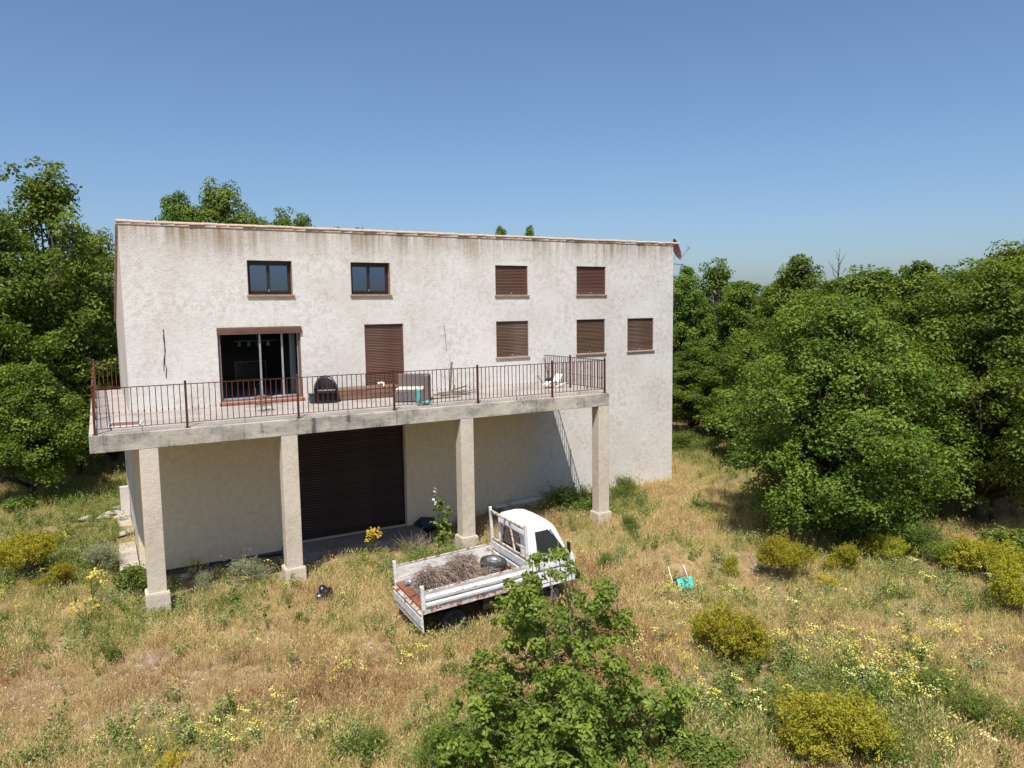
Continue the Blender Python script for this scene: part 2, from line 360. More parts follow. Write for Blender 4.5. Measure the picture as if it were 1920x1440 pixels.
# coping of single half round tiles along the front edge
rr = random.Random(5)
def tile_mesh(L):
    mb = MB(); rows = []
    for k, u in enumerate((0, L)):
        r = .105 if k == 0 else .09; row = []
        for j in range(9):
            q = math.pi*j/8; row.append((u, -r*math.cos(q), r*.62*math.sin(q)))
        rows.append(row)
    mb.grid(rows); rows2 = [[(x, y*.86, z-.017) for x, y, z in r] for r in rows]; mb.grid([r[::-1] for r in rows2])
    for a, b_ in ((rows[0], rows2[0]), (rows[1], rows2[1])): mb.grid([a, b_])
    for e in (0, 8): mb.grid([[rows[0][e], rows[1][e]], [rows2[0][e], rows2[1][e]]])
    return mb.mesh('coping_tile')
tm = tile_mesh(.40); tm.materials.append(TILE)
x = -.05
while x < HW-.02:
    o = link_mesh('coping_tile', tm, None, rf)
    o.location = (x, .055+rr.uniform(-.012, .012), HT+.068+rr.uniform(-.008, .008)); o.rotation_euler = (rr.uniform(-.05,.05), -.03+rr.uniform(-.012,.012), rr.uniform(-.03,.03))
    x += .348
# terrace slab (L shape), pillars
hb(MB().prism([(SXL,-SD),(SXR,-SD),(SXR,-.004),(-.004,-.004),(-.004,7.35),(SXL,7.35)], 'z', -ST, -.012), 'terrace_slab', FASCIA, bevel=.012)
hb(MB().prism([(SXL+.10,-SD+.10),(SXR-.10,-SD+.10),(SXR-.10,-.006),(-.006,-.006),(-.006,7.3),(SXL+.10,7.3)], 'z', -.011, 0), 'terrace_floor', FLOOR)
for x0 in (.02, 3.12, 7.94, 12.61):
    p = hb(MB().box(x0, x0+.39, -SD+.004, -SD+.37, -3.74, -ST), 'pillar', PILLAR, bevel=.012)
    mb = MB().box(x0-.06, x0+.45, -SD-.05, -SD+.43, -4.7, -3.76).box(x0-.05, x0+.44, -SD-.04, -SD+.42, -3.76, -3.735)
    q = mb.build('plinth', PILLAR, p, bevel=.01)
hb(MB().box(3.75, 7.95, -1.15, -.02, -4.9, -4.29).box(3.95, 7.72, -.02, .32, -4.9, -4.285), 'garage_step', APRON, bevel=.02)
# roller shutters
def shutter(k, pitch, mt, y0=.055, lift=0., sill=True, name='roller_shutter', button=True):
    x0, x1, z0, z1 = OPEN[k]
    fr = MB().box(x0+.002, x0+.04, y0-.02, y0+.05, z0, z1-.002).box(x1-.04, x1-.002, y0-.02, y0+.05, z0, z1-.002).box(x0+.04, x1-.04, y0+.03, y0+.05, z0, z1-.002)
    f = hb(fr, name, FRAME if k == 'ga' else SHUT)
    n = int(round((z1-z0-lift)/pitch)); h = (z1-z0-lift)/n
    sm = MB().prism([(y0+.03,0),(y0+.008,.006),(y0,h*.35),(y0+.004,h*.7),(y0+.03,h-.004)], 'x', x0+.041, x1-.041).mesh('slat'); sm.materials.append(mt)
    for i in range(n):
        s = link_mesh('slat', sm, None, f); s.location = (0, 0, z0+lift+i*h)
    if sill:
        MB().box(x0-.035, x1+.035, -.05, y0+.05, z0-.055, z0-.003).build('sill', TAN, f, bevel=.006)
    if button:
        MB().box((x0+x1)/2-.012, (x0+x1)/2+.012, y0-.018, y0+.004, z0+.05, z0+.075).build('lock_button', WHITEP, f)
    return f
for k in ('s1', 's2', 's3', 's4', 's5'): shutter(k, .05, SHUTW if k in ('s3','s4','s5') else SHUT)
shutter('dr', .05, SHUT, sill=True, button=False)
gs = shutter('ga', .082, GAR, y0=.22, sill=False, button=False, name='garage_roller_door')
MB().box(7.45, 7.62, .17, .21, -4.26, -4.20).build('handle', ALU, gs)
MB().box(3.99, 7.68, .17, .24, -4.28, -4.16).build('bottom_rail', FRAME, gs)
# casement windows
for k in ('w1', 'w2'):
    x0, x1, z0, z1 = OPEN[k]; y = .17; xm = (x0+x1)/2-.02
    mb = MB().box(x0+.003,x0+.06,y,y+.06,z0+.003,z1-.003).box(x1-.062,x1-.013,y,y+.06,z0+.003,z1-.003).box(x0+.06,x1-.06,y,y+.06,z0+.003,z0+.07).box(x0+.06,x1-.06,y,y+.06,z1-.09,z1-.003)
    wf = hb(mb, 'window', FRAME)
    for a, c_ in ((x0+.06, xm), (xm, x1-.06)):
        cs = MB().box(a+.001,a+.045,y-.012,y+.04,z0+.071,z1-.091).box(c_-.045,c_-.001,y-.012,y+.04,z0+.071,z1-.091).box(a+.045,c_-.045,y-.012,y+.04,z0+.071,z0+.12).box(a+.045,c_-.045,y-.012,y+.04,z1-.13,z1-.091).build('casement', FRAME, wf)
        MB().box(a+.045,c_-.045,y+.01,y+.018,z0+.12,z1-.13).build('pane', GLASS, wf)
    MB().box(x0-.035, x1+.035, -.055, .16, z0-.055, z0+.002).build('sill', TAN, wf, bevel=.006)
    MB().box(x1-.012, x1-.001, .004, .165, z0+.003, z1-.002).box(x0+.001, x0+.012, .004, .165, z0+.003, z1-.002).build('jamb_lining', TAN, wf)
    MB().box(xm-.012, xm+.012, y-.04, y-.012, z0+.10, z0+.16).build('handle', ALU, wf)
    # room behind
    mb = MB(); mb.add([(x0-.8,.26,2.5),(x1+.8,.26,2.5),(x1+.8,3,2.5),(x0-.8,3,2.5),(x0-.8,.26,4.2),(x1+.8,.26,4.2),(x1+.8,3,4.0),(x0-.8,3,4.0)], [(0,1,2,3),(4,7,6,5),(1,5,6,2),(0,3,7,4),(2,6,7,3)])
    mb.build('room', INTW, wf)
    if k == 'w1':
        rows = [[(x0+.32+i*.016+.0, .32+.02*math.sin(i*1.7), z) for i in range(16)] for z in (z0+.05, z1)]
        MB().grid(rows).build('curtain', CURT, wf)
# sliding patio door
x0, x1, z0, z1 = OPEN['sl']
sd = hb(MB().box(x0+.003,x0+.06,.06,.2,z0,z1-.2).box(x1-.06,x1-.003,.06,.2,z0,z1-.2).box(x0+.06,x1-.06,.06,.2,z0,z0+.05), 'sliding_door', SHUT)
for i, (a, c_) in enumerate(((x0+.06, 3.44), (4.02, x1-.06))):
    y = .08 + .05*i
    pn = MB().box(a,a+(.02 if i == 0 else .05),y,y+.035,z0+.051,z1-.2).box(c_-(.05 if i == 0 else .02),c_,y,y+.035,z0+.051,z1-.2).box(a+.051,c_-.051,y,y+.035,z0+.051,z0+.10).build('leaf', ALU, sd)
    MB().box(a+.021,c_-.021,y+.036,y+.042,z0+.052,z1-.2).build('pane', GLASSD, sd)
bx = MB().box(x0-.01, x1+.03, -.05, .05, z1-.20, z1-.01)
so = bx.build('shutter_box', SHUT, sd, bevel=.01)
sm = MB().box(x0-.012, x1+.032, -.058, -.048, 0, .052).mesh('slat'); sm.materials.append(SHUT)
for i in range(3):
    o = link_mesh('slat', sm, None, sd); o.location = (0, .002*i, z1-.198+i*.062)
MB().box(x0-.03, x1+.05, -.07, .06, z0-.085, z0-.002).build('threshold', TERRA, sd, bevel=.008)
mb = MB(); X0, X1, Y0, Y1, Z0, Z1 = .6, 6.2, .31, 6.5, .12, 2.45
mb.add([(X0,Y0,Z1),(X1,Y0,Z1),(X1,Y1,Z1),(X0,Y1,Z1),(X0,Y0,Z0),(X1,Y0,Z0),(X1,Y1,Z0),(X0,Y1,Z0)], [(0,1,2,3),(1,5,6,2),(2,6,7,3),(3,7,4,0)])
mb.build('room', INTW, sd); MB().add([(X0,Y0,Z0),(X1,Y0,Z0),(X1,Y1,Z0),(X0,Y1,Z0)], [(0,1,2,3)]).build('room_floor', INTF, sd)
rows = [[(4.30+i*.012, .36+.03*math.sin(i*1.4), z) for i in range(16)] for z in (.15, 2.15)]
MB().grid(rows).build('curtain', CURT, sd)
tv = empty('television', (4.7, 4.6, .12)); tag(tv, 'flat screen with a thin pale border inside the open patio door', 'television')
p0, p1 = on_y(443, 711, 4.6), on_y(497, 677, 4.6)
a, b_, c_, d = p0[0]-4.7, p1[0]-4.7, p0[2]-.12, p1[2]-.12
MB().box(a,b_,0,.05,c_,d).build('screen', BAG, tv)
MB().box(a-.03,b_+.03,-.01,.03,d,d+.03).box(a-.03,b_+.03,-.01,.03,c_-.03,c_).box(a-.03,a,-.01,.03,c_,d).box(b_,b_+.03,-.01,.03,c_,d).build('border', ALU, tv)
MB().box(a+.3,b_-.3,-.1,.15,0,.04).box((a+b_)/2-.1,(a+b_)/2+.1,.03,.08,.04,c_-.03).build('stand', DARK, tv)
lp = on_y(445, 640, 3.0); lb = empty('ceiling_light', (lp[0], 3.0, 2.44)); tag(lb, 'bar of small spotlights under the ceiling behind the patio door glass', 'ceiling light')
MB().bar((-.1,0,lp[2]-2.44),(1.3,0,lp[2]-2.44),.025).bar((.6,0,lp[2]-2.44),(.6,0,-.01),.02).build('bar', ALU, lb)
for i in range(4):
    mb = MB(); mb.M = Matrix.Translation((.05+i*.3, 0, lp[2]-2.44-.17)); mb.lathe([(.03,.15),(.05,.1),(.065,0),(.058,0),(.04,.09)], 12).build('spotlight', WHITEP, lb)
# cables hanging out of the wall
def wall_cable(pts, r, label):
    P = [on_y(px, py, -.015) for px, py in pts]; P = [(q[0], -.012-.01*(i % 2), q[2]) for i, q in enumerate(P)]
    tag(MB().tube(P, r, 5).build('loose_cable', DARK, smooth=True), label, 'cable')
wall_cable([(306,617),(308,640),(309,662),(308,680),(312,690),(311,708)], .008, 'grey cable dangling from the wall left of the patio door')
wall_cable([(307,618),(306,634),(310,655),(307,676),(307,696)], .006, 'thinner frayed cable beside the one left of the patio door')
wall_cable([(833,608),(834,624),(836,640),(837,658)], .006, 'single thin wire hanging on the wall right of the shuttered door')
# satellite dish, aerial
dp = on_y(1268, 468, .35)
dish = empty('satellite_dish', (HW+.02, .35, dp[2])); tag(dish, 'rust brown satellite dish on the right top corner of the house', 'satellite dish')
nrm = Vector((.50,-.80,.30)).normalized(); Mx = nrm.to_track_quat('Z', 'Y').to_matrix().to_4x4(); Mx.translation = Vector((dp[0]-HW-.02, 0, .0))
mb = MB(); mb.M = Mx; mb.lathe([(.001,-.09),(.12,-.08),(.24,-.045),(.34,.0),(.42,.045)], 28).build('reflector', DISH, dish, smooth=True)
mb = MB(); mb.M = Mx; mb.lathe([(.435,.052),(.435,.035),(.34,-.02),(.24,-.06),(.12,-.095),(.001,-.105)], 28).lathe([(.418,.046),(.436,.053)], 28).build('back_shell', DISHR, dish, smooth=True)
mb = MB(); mb.M = Mx; mb.bar((0,-.40,.03),(0,-.12,.48),.025).box(-.04,.04,-.15,-.05,.44,.52).build('feed_arm', DISHR, dish)
MB().tube([(-.02,0,-.35),(.12,.02,-.30),(.16,.04,-.02)], .02, 6).build('bracket', STEEL, dish)
ap = on_y(1266, 495, 1.5); aerial = empty('television_aerial', (ap[0]-.2, 1.5, ap[2])); tag(aerial, 'small aerial with a row of rods sticking out below the satellite dish', 'aerial')
MB().bar((0,0,0),(1.15,.55,.03),.02).build('boom', STEEL, aerial)
for i in range(8):
    c_ = Vector((.15+i*.135, .072+i*.065, .012)); MB().bar(c_-Vector((.1,.12,0)), c_+Vector((.1,.12,0)), .022).build('rod', DARK, aerial)
MB().tube([(0,0,.0),(.25,.1,.28),(.32,.1,.42)], .008, 5).build('cable', DARK, aerial)
# ------------------------------------------------------------------ railing
YR, XR_ = -SD+.10, 12.90
rail = empty('terrace_railing', (6, YR, 0)); tag(rail, 'dark red metal railing with slim bars around the terrace edge', 'railing')
LX, LY = Vector((6, YR, 0)), None
pm = MB().box(-.024,.024,-.024,.024,0,1.03)
pm.M = Matrix.Translation((0,0,1.055)); pm.lathe([(.001,.032),(.02,.026),(.031,.005),(.03,-.01),(.018,-.026)], 10); pm.M = None
pm.box(-.05,.05,-.05,.05,0,.008); pm = pm.mesh('post'); pm.materials.append(RED)
bmh = MB().box(-.008,.008,-.008,.008,.12,.99).box(-.014,.014,-.014,.014,.44,.47).mesh('baluster'); bmh.materials.append(RED)
fmh = MB().box(-.006,.006,-.006,.006,0,.115).mesh('rail_foot'); fmh.materials.append(RED)
pmr = pm.copy(); pmr.materials.clear(); pmr.materials.append(RUSTRED); bmr = bmh.copy(); bmr.materials.clear(); bmr.materials.append(RUSTRED)
rj = random.Random(8)
def run(points, rusty=False, last=True, first=True):
    pts = [Vector((x, y, 0))-LX for x, y in points]
    for i, p in enumerate(pts):
        if (i == 0 and not first) or (i == len(pts)-1 and not last): continue
        o = link_mesh('post', pmr if rusty else pm, None, rail); o.location = p; o.rotation_euler = (rj.uniform(-.006,.006), rj.uniform(-.006,.006), 0)
    for i in range(len(pts)-1):
        a, c_ = pts[i], pts[i+1]; L = (c_-a).length; d = (c_-a)/L
        mt = RUSTRED if rusty else RED
        MB().bar(a+d*.024+Vector((0,0,1.0)), c_-d*.024+Vector((0,0,1.0)), .032, .018).build('top_rail', mt, rail)
        MB().bar(a+d*.024+Vector((0,0,.115)), c_-d*.024+Vector((0,0,.115)), .028, .012).build('bottom_rail', mt, rail)
        n = max(2, int(round(L/.125)))
        for k in range(1, n):
            o = link_mesh('baluster', bmr if rusty else bmh, None, rail); o.location = a+d*(L*k/n); o.rotation_euler = (rj.uniform(-.004,.004), rj.uniform(-.006,.006), math.atan2(d.y, d.x))
        o = link_mesh('rail_foot', fmh, None, rail); o.location = a+d*(L*.5)
run([(x, YR) for x in (-.81,1.05,3.58,6.07,8.53,10.99,12.90)])
run([(12.9, YR), (12.9, -1.71), (12.9, -.03)], first=False, last=False)
run([(-.81, YR), (-.81, -1.0), (-.81, 1.75), (-.81, 4.5), (-.81, 7.24)], rusty=True, first=False)
run([(-.81, 7.24), (-.03, 7.24)], rusty=True, first=False, last=False)
# ------------------------------------------------------------------ things on the terrace
def tz(px, py): return on_z(px, py, 0)
# tub armchair
p = tz(617, 757); ch = empty('tub_armchair', (p[0], p[1]+.28, 0), (0, 0, -.22)); tag(ch, 'black leatherette tub armchair on the terrace behind the railing', 'armchair')
mb = MB(); rows_o = []; rows_i = []
NS = 22
for j in range(NS+1):
    q = math.radians(-22+224*j/NS); k = max(0, math.sin(q)); topz = .50+.27*max(0, math.sin(q))**1.2
    ro, ri = .335, .26
    col = []
    for z, r in ((0, ro*.93), (.3, ro*.98), (topz-.06, ro), (topz, (ro+ri)/2), (topz-.06, ri), (.36, ri*.97)):
        col.append((r*math.cos(q), r*math.sin(q)*1.0, z))
    rows_o.append(col)
mb.grid(rows_o); mb.add(rows_o[0], [tuple(range(6))]); mb.add(rows_o[-1], [tuple(range(6))[::-1]])
mb.build('shell', BLACK, ch, smooth=True)
MB().box(-.25,.25,-.29,.22,.30,.40).build('seat', BLACK, ch, bevel=.03)
MB().box(-.25,.25,-.293,-.286,.385,.40).build('lit_seat_edge', CUSH, ch)  # pale strip standing in for sunlight on the seat's front edge
MB().box(-.27,.27,-.16,-.13,.02,.30).build('front_panel', DARK, ch)
# low deck box by the shuttered door
a, b_ = tz(580, 760), tz(737, 748)
dk = empty('deck_step', (5.9, -.45, 0)); tag(dk, 'low brown timber step box against the wall below the shuttered door', 'step')
dx0, dx1 = 4.85-5.9, 7.35-5.9
for i in range(2): MB().box(dx0, dx1, -.33, -.31, .02+i*.14, .15+i*.14).build('front_plank', WOODB, dk)
for i in range(5): MB().box(dx0-.01, dx1+.01, -.345+i*.148, -.205+i*.148, .301, .325).build('top_plank', WOODB, dk)
for s in (dx0+.02, dx1-.04): MB().box(s, s+.02, -.30, .40, .0, .30).build('end_board', WOODG, dk)
q = tz(590, 757); tag(MB().box(q[0]-.09,q[0]+.12,q[1]+.02,q[1]+.28,0.004,.26).box(q[0]-.11,q[0]+.14,q[1],q[1]+.30,.26,.28).build('plastic_crate', NAVY, bevel=.01), 'small dark grey crate left of the black armchair', 'crate')
# wicker chair
p = tz(818, 752); wk = empty('wicker_armchair', (p[0]-.45, p[1]+.50, 0), (0,0,-.5)); tag(wk, 'square grey wicker armchair with a pale cushion right of the shuttered door', 'armchair')
MB().box(-.52,.30,-.45,.20,.02,.33).build('seat_base', GREY, wk, bevel=.02)
MB().box(-.50,.29,-.42,.19,.331,.40).build('cushion', CUSH, wk, bevel=.03)
MB().box(-.52,.42,.201,.36,.02,.76).build('backrest', GREY, wk, bevel=.02)
MB().box(.302,.45,-.47,.198,.02,.76).build('armrest', GREY, wk, bevel=.02)
# small turquoise seat on the slab edge
def seat_shell(name, label, loc, rot, s=1.0):
    o = empty(name, loc, rot, s); tag(o, label, 'chair'); return o
p = tz(800, 760); ts = seat_shell('turquoise_chair', 'small turquoise plastic seat lying by the railing in front of the wicker armchair', (p[0], p[1]+.13, .03), (0,0,.3))
rows = [[(-.18+.05*i+.0, -.12+.06*j, .02*abs(i-4)*.35+.02*abs(j-2)) for i in range(9)] for j in range(5)]
MB().grid(rows).build('seat', TEAL, ts, smooth=True, thick=.015)
rows = [[(-.22+.012*abs(i-2)-.01*j*.3, -.1+.05*i+.02*(abs(j-4)*.4), .05+.055*j) for i in range(5)] for j in range(8)]
MB().grid(rows).build('backrest', TEAL, ts, smooth=True, thick=.02)
# white pipe elbow on the step
p = tz(724, 744); wp = MB(); wp.tube([(p[0]-.18,p[1]+.2,.40),(p[0]-.02,p[1]+.2,.41)], .045, 10).tube([(p[0],p[1]+.2,.43),(p[0]+.02,p[1]+.19,.16),(p[0]+.03,p[1]+.18,.01)], .035, 10)
tag(wp.build('drain_pipe', WHITEP, smooth=True), 'white plastic pipe elbow at the right end of the timber step', 'pipe')
# broken planks
rp = random.Random(12)
names = ['dark splintered plank end nearest the wicker armchair', 'long grey board lying across the plank heap', 'short broken board under the heap of planks', 'pale thin slat in front of the plank heap', 'rotten dark plank at the right end of the heap', 'curled grey board on top of the plank heap', 'small offcut on the far side of the plank heap']
for i, (px, py, L, an, tl) in enumerate([(828,741,.45,.1,.10),(852,741,1.0,.25,.04),(842,739,.6,-.2,.03),(840,747,.9,-.05,.01),(880,737,.75,.35,.06),(862,734,.8,.42,.12),(870,741,.5,-.5,.02)]):
    p = tz(px, py); mb = MB(); mb.box(-L/2, L/2, -.06, .06, -.012, .012)
    o = mb.build('broken_plank', WOODG, bevel=.004); o.location = (p[0], p[1]+.1, .02+abs(tl)*L/2+.012*(i % 3)); o.rotation_euler = (rp.uniform(-.2,.2), -tl, an)
    tag(o, names[i], 'plank', 'broken planks heaped on the terrace')
p = tz(850, 736); o = MB().box(-.035,.035,-.012,.012,0,.95).build('leaning_slat', WOODG, bevel=.004); o.location = (p[0], p[1]+.25, .01); o.rotation_euler = (-.12,.16,.1)
tag(o, 'grey slat leaning upright behind the plank heap', 'plank')
# broken white lounger by the right corner
p = tz(1036, 727); wl = empty('broken_chair', (p[0], p[1]+.02, .02), (0,0,.15), .85); tag(wl, 'collapsed white plastic chair near the right corner of the terrace', 'chair')
rows = [[(-.42+.12*i, -.2+.12*j+.02*i, .10+.035*i+.05*math.sin(i*.9)) for i in range(6)] for j in range(4)]
MB().grid(rows).build('seat', WHITEP, wl, smooth=True, thick=.02)
rows = [[(.15+.05*j, -.22+.1*i, .15+.08*j+.02*abs(i-2)) for i in range(5)] for j in range(5)]
MB().grid(rows).build('backrest', WHITEP, wl, smooth=True, thick=.02)
for a, b_ in (((.15,-.22,.10),(.52,-.30,.16)),((-.1,-.25,.02),(.35,-.3,.1)),((.28,.0,.40),(.42,.05,.52)),((-.3,-.1,.0),(-.42,-.2,.14))):
    MB().tube([a, b_], .025, 6).build('leg', WHITEP, wl, smooth=True)
MB().box(-.16,.10,.05,.22,.20,.36).build('torn_fabric', NAVY, wl, bevel=.05)
MB().tube([(-.42,0,.16),(-.62,-.03,.28),(-.75,-.05,.52)], .009, 5).tube([(-.38,.05,.2),(-.5,.05,.3),(-.72,.08,.5)], .007, 5).build('bent_rod', DARK, wl)
# rusty stool frame
p = tz(498, 772); st = empty('metal_stool', (p[0], p[1]+.2, 0), (0,0,.4)); tag(st, 'rusty metal stool frame with a slatted seat in front of the patio door', 'stool')
for sx in (-.16,.16):
    for sy in (-.15,.15): MB().bar((sx,sy,0),(sx*.92,sy*.92,.40 if sx > 0 else .62),.02).build('leg', WOODG, st)
for z in (.16,.36): MB().bar((-.15,-.15,z),(.15,-.15,z),.02).bar((-.15,.15,z),(.15,.15,z),.02).bar((-.15,-.14,z+.02),(-.15,.14,z+.02),.02).bar((.15,-.14,z+.02),(.15,.14,z+.02),.02).build('rung', WOODG, st)
for i in range(3): MB().box(-.16+.02*i,.02+.05*i,-.12+.09*i,-.06+.09*i,.392,.41).build('seat_slat', TERRA, st)
# framed panel on the floor at the left corner
A = tz(200, 803); B = tz(262, 799); q = empty('framed_panel', (A[0], A[1]+.03, 0.001), (0,0,math.atan2(B[1]-A[1], B[0]-A[0]))); tag(q, 'flat tan panel in a white frame lying on the terrace at its left corner', 'panel')
L = float(np.linalg.norm(B-A)); MB().box(.03,L-.03,.03,.75,.004,.018).build('sheet', WOODB, q)
MB().box(0,L,0,.03,0,.03).box(0,L,.75,.78,0,.03).box(0,.03,.03,.75,0,.03).box(L-.03,L,.03,.75,0,.03).build('frame', WHITEP, q)
p = tz(163+10, 818); mb = MB()
# ------------------------------------------------------------------ truck
TW, TL, HF = 1.80, 2.42, .78
TG = G
truck = empty('flatbed_truck', (4.80, -8.52, TG), (0, -.055, -.035)); tag(truck, 'old white flatbed truck with a rusty drop side bed parked in the grass', 'truck')
# flutes of a drop side: polygon in (t, z), extruded
def flute(h, th=.03):
    o = [(0,0),(0,.04),(-.032,.06),(-.036,h*.30),(-.004,h*.38),(.006,h*.45),(-.030,h*.53),(-.036,h*.68),(-.004,h*.77),(0,h*.86),(-.012,h)]
    return o + [(th, h), (th, 0)]
def tb(mb, name, mt, parent=None, **k): return mb.build(name, mt, parent or truck, **k)
bed = tb(MB().box(0,TL,.03,TW-.03,HF-.05,HF), 'bed_floor', BEDF)
tb(MB().box(-.02,TL,0,.045,HF-.09,HF-.005).box(-.02,TL,TW-.045,TW,HF-.09,HF-.005).box(-.02,.03,.045,TW-.045,HF-.09,HF-.052), 'bed_rim', BEDR)
HS = .36
n_ = tb(MB().prism([(a,HF+z) for a,z in flute(HS)], 'x', .06, TL-.02), 'drop_side', BEDW)
MB().box(.06,TL-.02,-.005,.036,HF+HS+.001,HF+HS+.022).build('top_rail', BEDR, n_)
for u in (.30,1.15,1.95): MB().box(u,u+.025,-.045,-.024,HF-.06,HF+.07).tube([(u-.05,-.035,HF-.055),(u+.09,-.035,HF-.055)], .018, 6).build('hinge', BEDR, n_)
f_ = tb(MB().prism([(TW-a,HF+z) for a,z in flute(HS)][::-1], 'x', .06, TL-.02), 'drop_side', BEDW)
MB().box(.06,TL-.02,TW-.036,TW+.005,HF+HS+.001,HF+HS+.022).build('top_rail', BEDR, f_)
for v in (.0, TW-.055):
    tb(MB().box(-.02,.055,v,v+.055,HF-.10,HF+.46).box(-.03,.05,v+.005,v+.05,HF+.46,HF+.50), 'corner_post', BEDW, bevel=.006)
tg = tb(MB().prism([(-.03-(.02 if .07 < z < .28 else 0), HF-.09-z) for _, z in ((0,0),(0,.07),(0,.08),(0,.27),(0,.28),(0,.40))] + [(0,HF-.49),(0,HF-.09)], 'y', .02, TW-.02), 'tailgate', BEDW)
tg.location = (-.012,0,0); tg.rotation_euler = (0,0,0)
MB().box(-.056,-.002,.02,TW-.02,HF-.092,HF-.075).build('top_rail', BEDR, tg)
for v in (.35,.9,1.45): MB().tube([(-.03,v,HF-.06),(-.03,v+.12,HF-.06)], .02, 6).build('hinge', BEDR, tg)
# headboard
HH = 1.27
for v in (.0, TW-.06): tb(MB().box(TL-.01,TL+.05,v,v+.06,HF-.15,HF+HH), 'headboard_post', BEDW, bevel=.006)
hbrd = tb(MB().prism([(TL+.035-a*.8,HF+z) for a,z in ((-.0,0),(0,.04),(.05,.07),(.05,.2),(0,.24),(.05,.28),(.05,.44),(0,.48),(0,.50),(-.02,.50),(-.02,0))], 'y', .061, TW-.061), 'headboard', BEDW)
MB().bar((TL+.02,.061,HF+.52),(TL+.02,TW-.061,HF+.52),.045,.035).bar((TL+.02,.061,HF+HH-.10),(TL+.02,TW-.061,HF+HH-.10),.05,.05).build('cross_rail', BEDR, hbrd)
for a, b_ in ((.62,.80),(1.28,1.02)):
    MB().bar((TL+.02,a,HF+.54),(TL+.02,b_,HF+HH-.13),.035).build('brace', BEDR, hbrd)
MB().bar((TL+.02,.061,HF+.72),(TL+.02,.55,HF+.72),.03).build('brace', BEDR, hbrd)
# window guard in front of the cab's rear window
for i in range(9): MB().box(TL+.055,TL+.065,.45,1.35,HF+.58+i*.045,HF+.60+i*.045).build('guard_bar', WOODG, hbrd)
# cab: sections across the width
VC, HWID = TW/2, .80
prof = [(2.52,.52),(2.52,1.10),(2.522,1.80),(2.54,1.89),(2.62,1.935),(2.98,1.945),(3.18,1.905),(3.26,1.82),(3.48,1.30),(3.56,1.22),(3.66,1.13),(3.70,1.03),(3.71,.72),(3.69,.52)]
def half(h): return HWID - .11*float(sstep(1.2, 1.95, h)) - .02*float(sstep(.8, .5, h))
rows = []
for s in (-1,-.985,-.93,-.8,-.4,0,.4,.8,.93,.985,1):
    e = {1:.035, .985:.018, .93:.005, .8:.0}.get(abs(s), 0.)
    row = []
    for (u, h) in prof:
        cu, chh = 3.05, 1.1
        crown = .018*(1-s*s)*float(sstep(1.6,1.9,h)); bow = .07*(1-s*s)*float(sstep(2.95,3.55,u))
        du = e*(1 if u > cu else -1)*float(abs(u-cu) > .25); dh = e*float(h > 1.7)
        row.append((u-du+bow*1.0, VC+s*half(h)*1.0, h-dh+crown))
    rows.append(row)
mb = MB(); mb.grid(rows); mb.add(rows[0], [tuple(range(len(prof)))]); mb.add(rows[-1], [tuple(range(len(prof)))[::-1]])
cab = tb(mb, 'cab', PAINT, smooth=False)
for pl in cab.data.polygons: pl.use_smooth = len(pl.vertices) == 4
def sidepane(pts, side, off):
    vs = []
    for u, h in pts: vs.append((u, VC+side*(half(h)+off), h))
    vs2 = [(x_, y_-side*.006, z_) for x_, y_, z_ in vs]; n = len(vs)
    return MB().add(vs+vs2, [tuple(range(n)), tuple(range(n,2*n))[::-1]]+[(i,(i+1)%n,n+(i+1)%n,n+i) for i in range(n)])
GD = mat('dark_cab_glass', (.012,.016,.016), .05, spec=.9)
for side in (-1, 1):
    dr = tb(sidepane([(2.60,.62),(2.60,1.24),(3.42,1.24),(3.46,1.14),(3.46,.80),(3.34,.62)], side, .010), 'door', PAINT, cab)
    sidepane([(2.585,.61),(2.585,1.25),(3.43,1.25),(3.475,1.14),(3.475,.79),(3.35,.61)], side, .006).build('door_gap', FRAME, dr)
    MB().bar((2.60,VC+side*(half(.95)+.013),.93),(3.40,VC+side*(half(.95)+.013),.93),.008,.014).build('trim_strip', FRAME, dr)
    MB().box(2.64,2.76,VC+side*(half(1.1)+.011),VC+side*(half(1.1)+.024),1.12,1.15).build('handle', DARK, dr)
    sidepane([(2.74,1.29),(2.75,1.78),(3.14,1.775),(3.40,1.29)], side, .006).build('window_seal', FRAME, dr)
    sidepane([(2.77,1.32),(2.78,1.75),(3.12,1.745),(3.345,1.32)], side, .010).build('side_window', GD, dr)
    y_ = VC+side*(half(1.3)+.10)
    mr = MB().box(3.46,3.50,y_-.05,y_+.05,1.22,1.46).bar((3.48,y_-side*.05,1.32),(3.42,VC+side*half(1.3),1.30),.018).build('mirror', DARK, cab, bevel=.01)
# windscreen following the bow
rows = []
for s in (-.88,-.6,-.3,0,.3,.6,.88):
    r_ = []
    for u, h in ((3.255,1.765),(3.36,1.55),(3.465,1.33)):
        bow = .07*(1-s*s)*float(sstep(2.95,3.55,u)); crown = .018*(1-s*s)*float(sstep(1.6,1.9,h)); r_.append((u+bow+.010, VC+s*half(h), h+crown+.007))
    rows.append(r_)
MB().grid(rows).build('windscreen', GD, cab, smooth=True, thick=.004)
MB().box(2.50,2.518,VC-.42,VC+.42,1.28,1.62).build('rear_window', GD, cab)
for s in (-1, 1):
    MB().box(3.70,3.735,VC+s*.62-.11,VC+s*.62+.11,.86,1.0).build('headlight', CUSH, cab, bevel=.01)
MB().box(3.71,3.80,VC-.80,VC+.80,.50,.66).build('bumper', FRAME, cab, bevel=.02)
LAMPR = mat('red_lamp', (.25,.02,.015), .3); LAMPO = mat('amber_lamp', (.45,.16,.02), .3)
for v in (.12, TW-.34): tb(MB().box(.0,.03,v,v+.22,HF-.24,HF-.14), 'tail_lamp', LAMPR, bevel=.006)
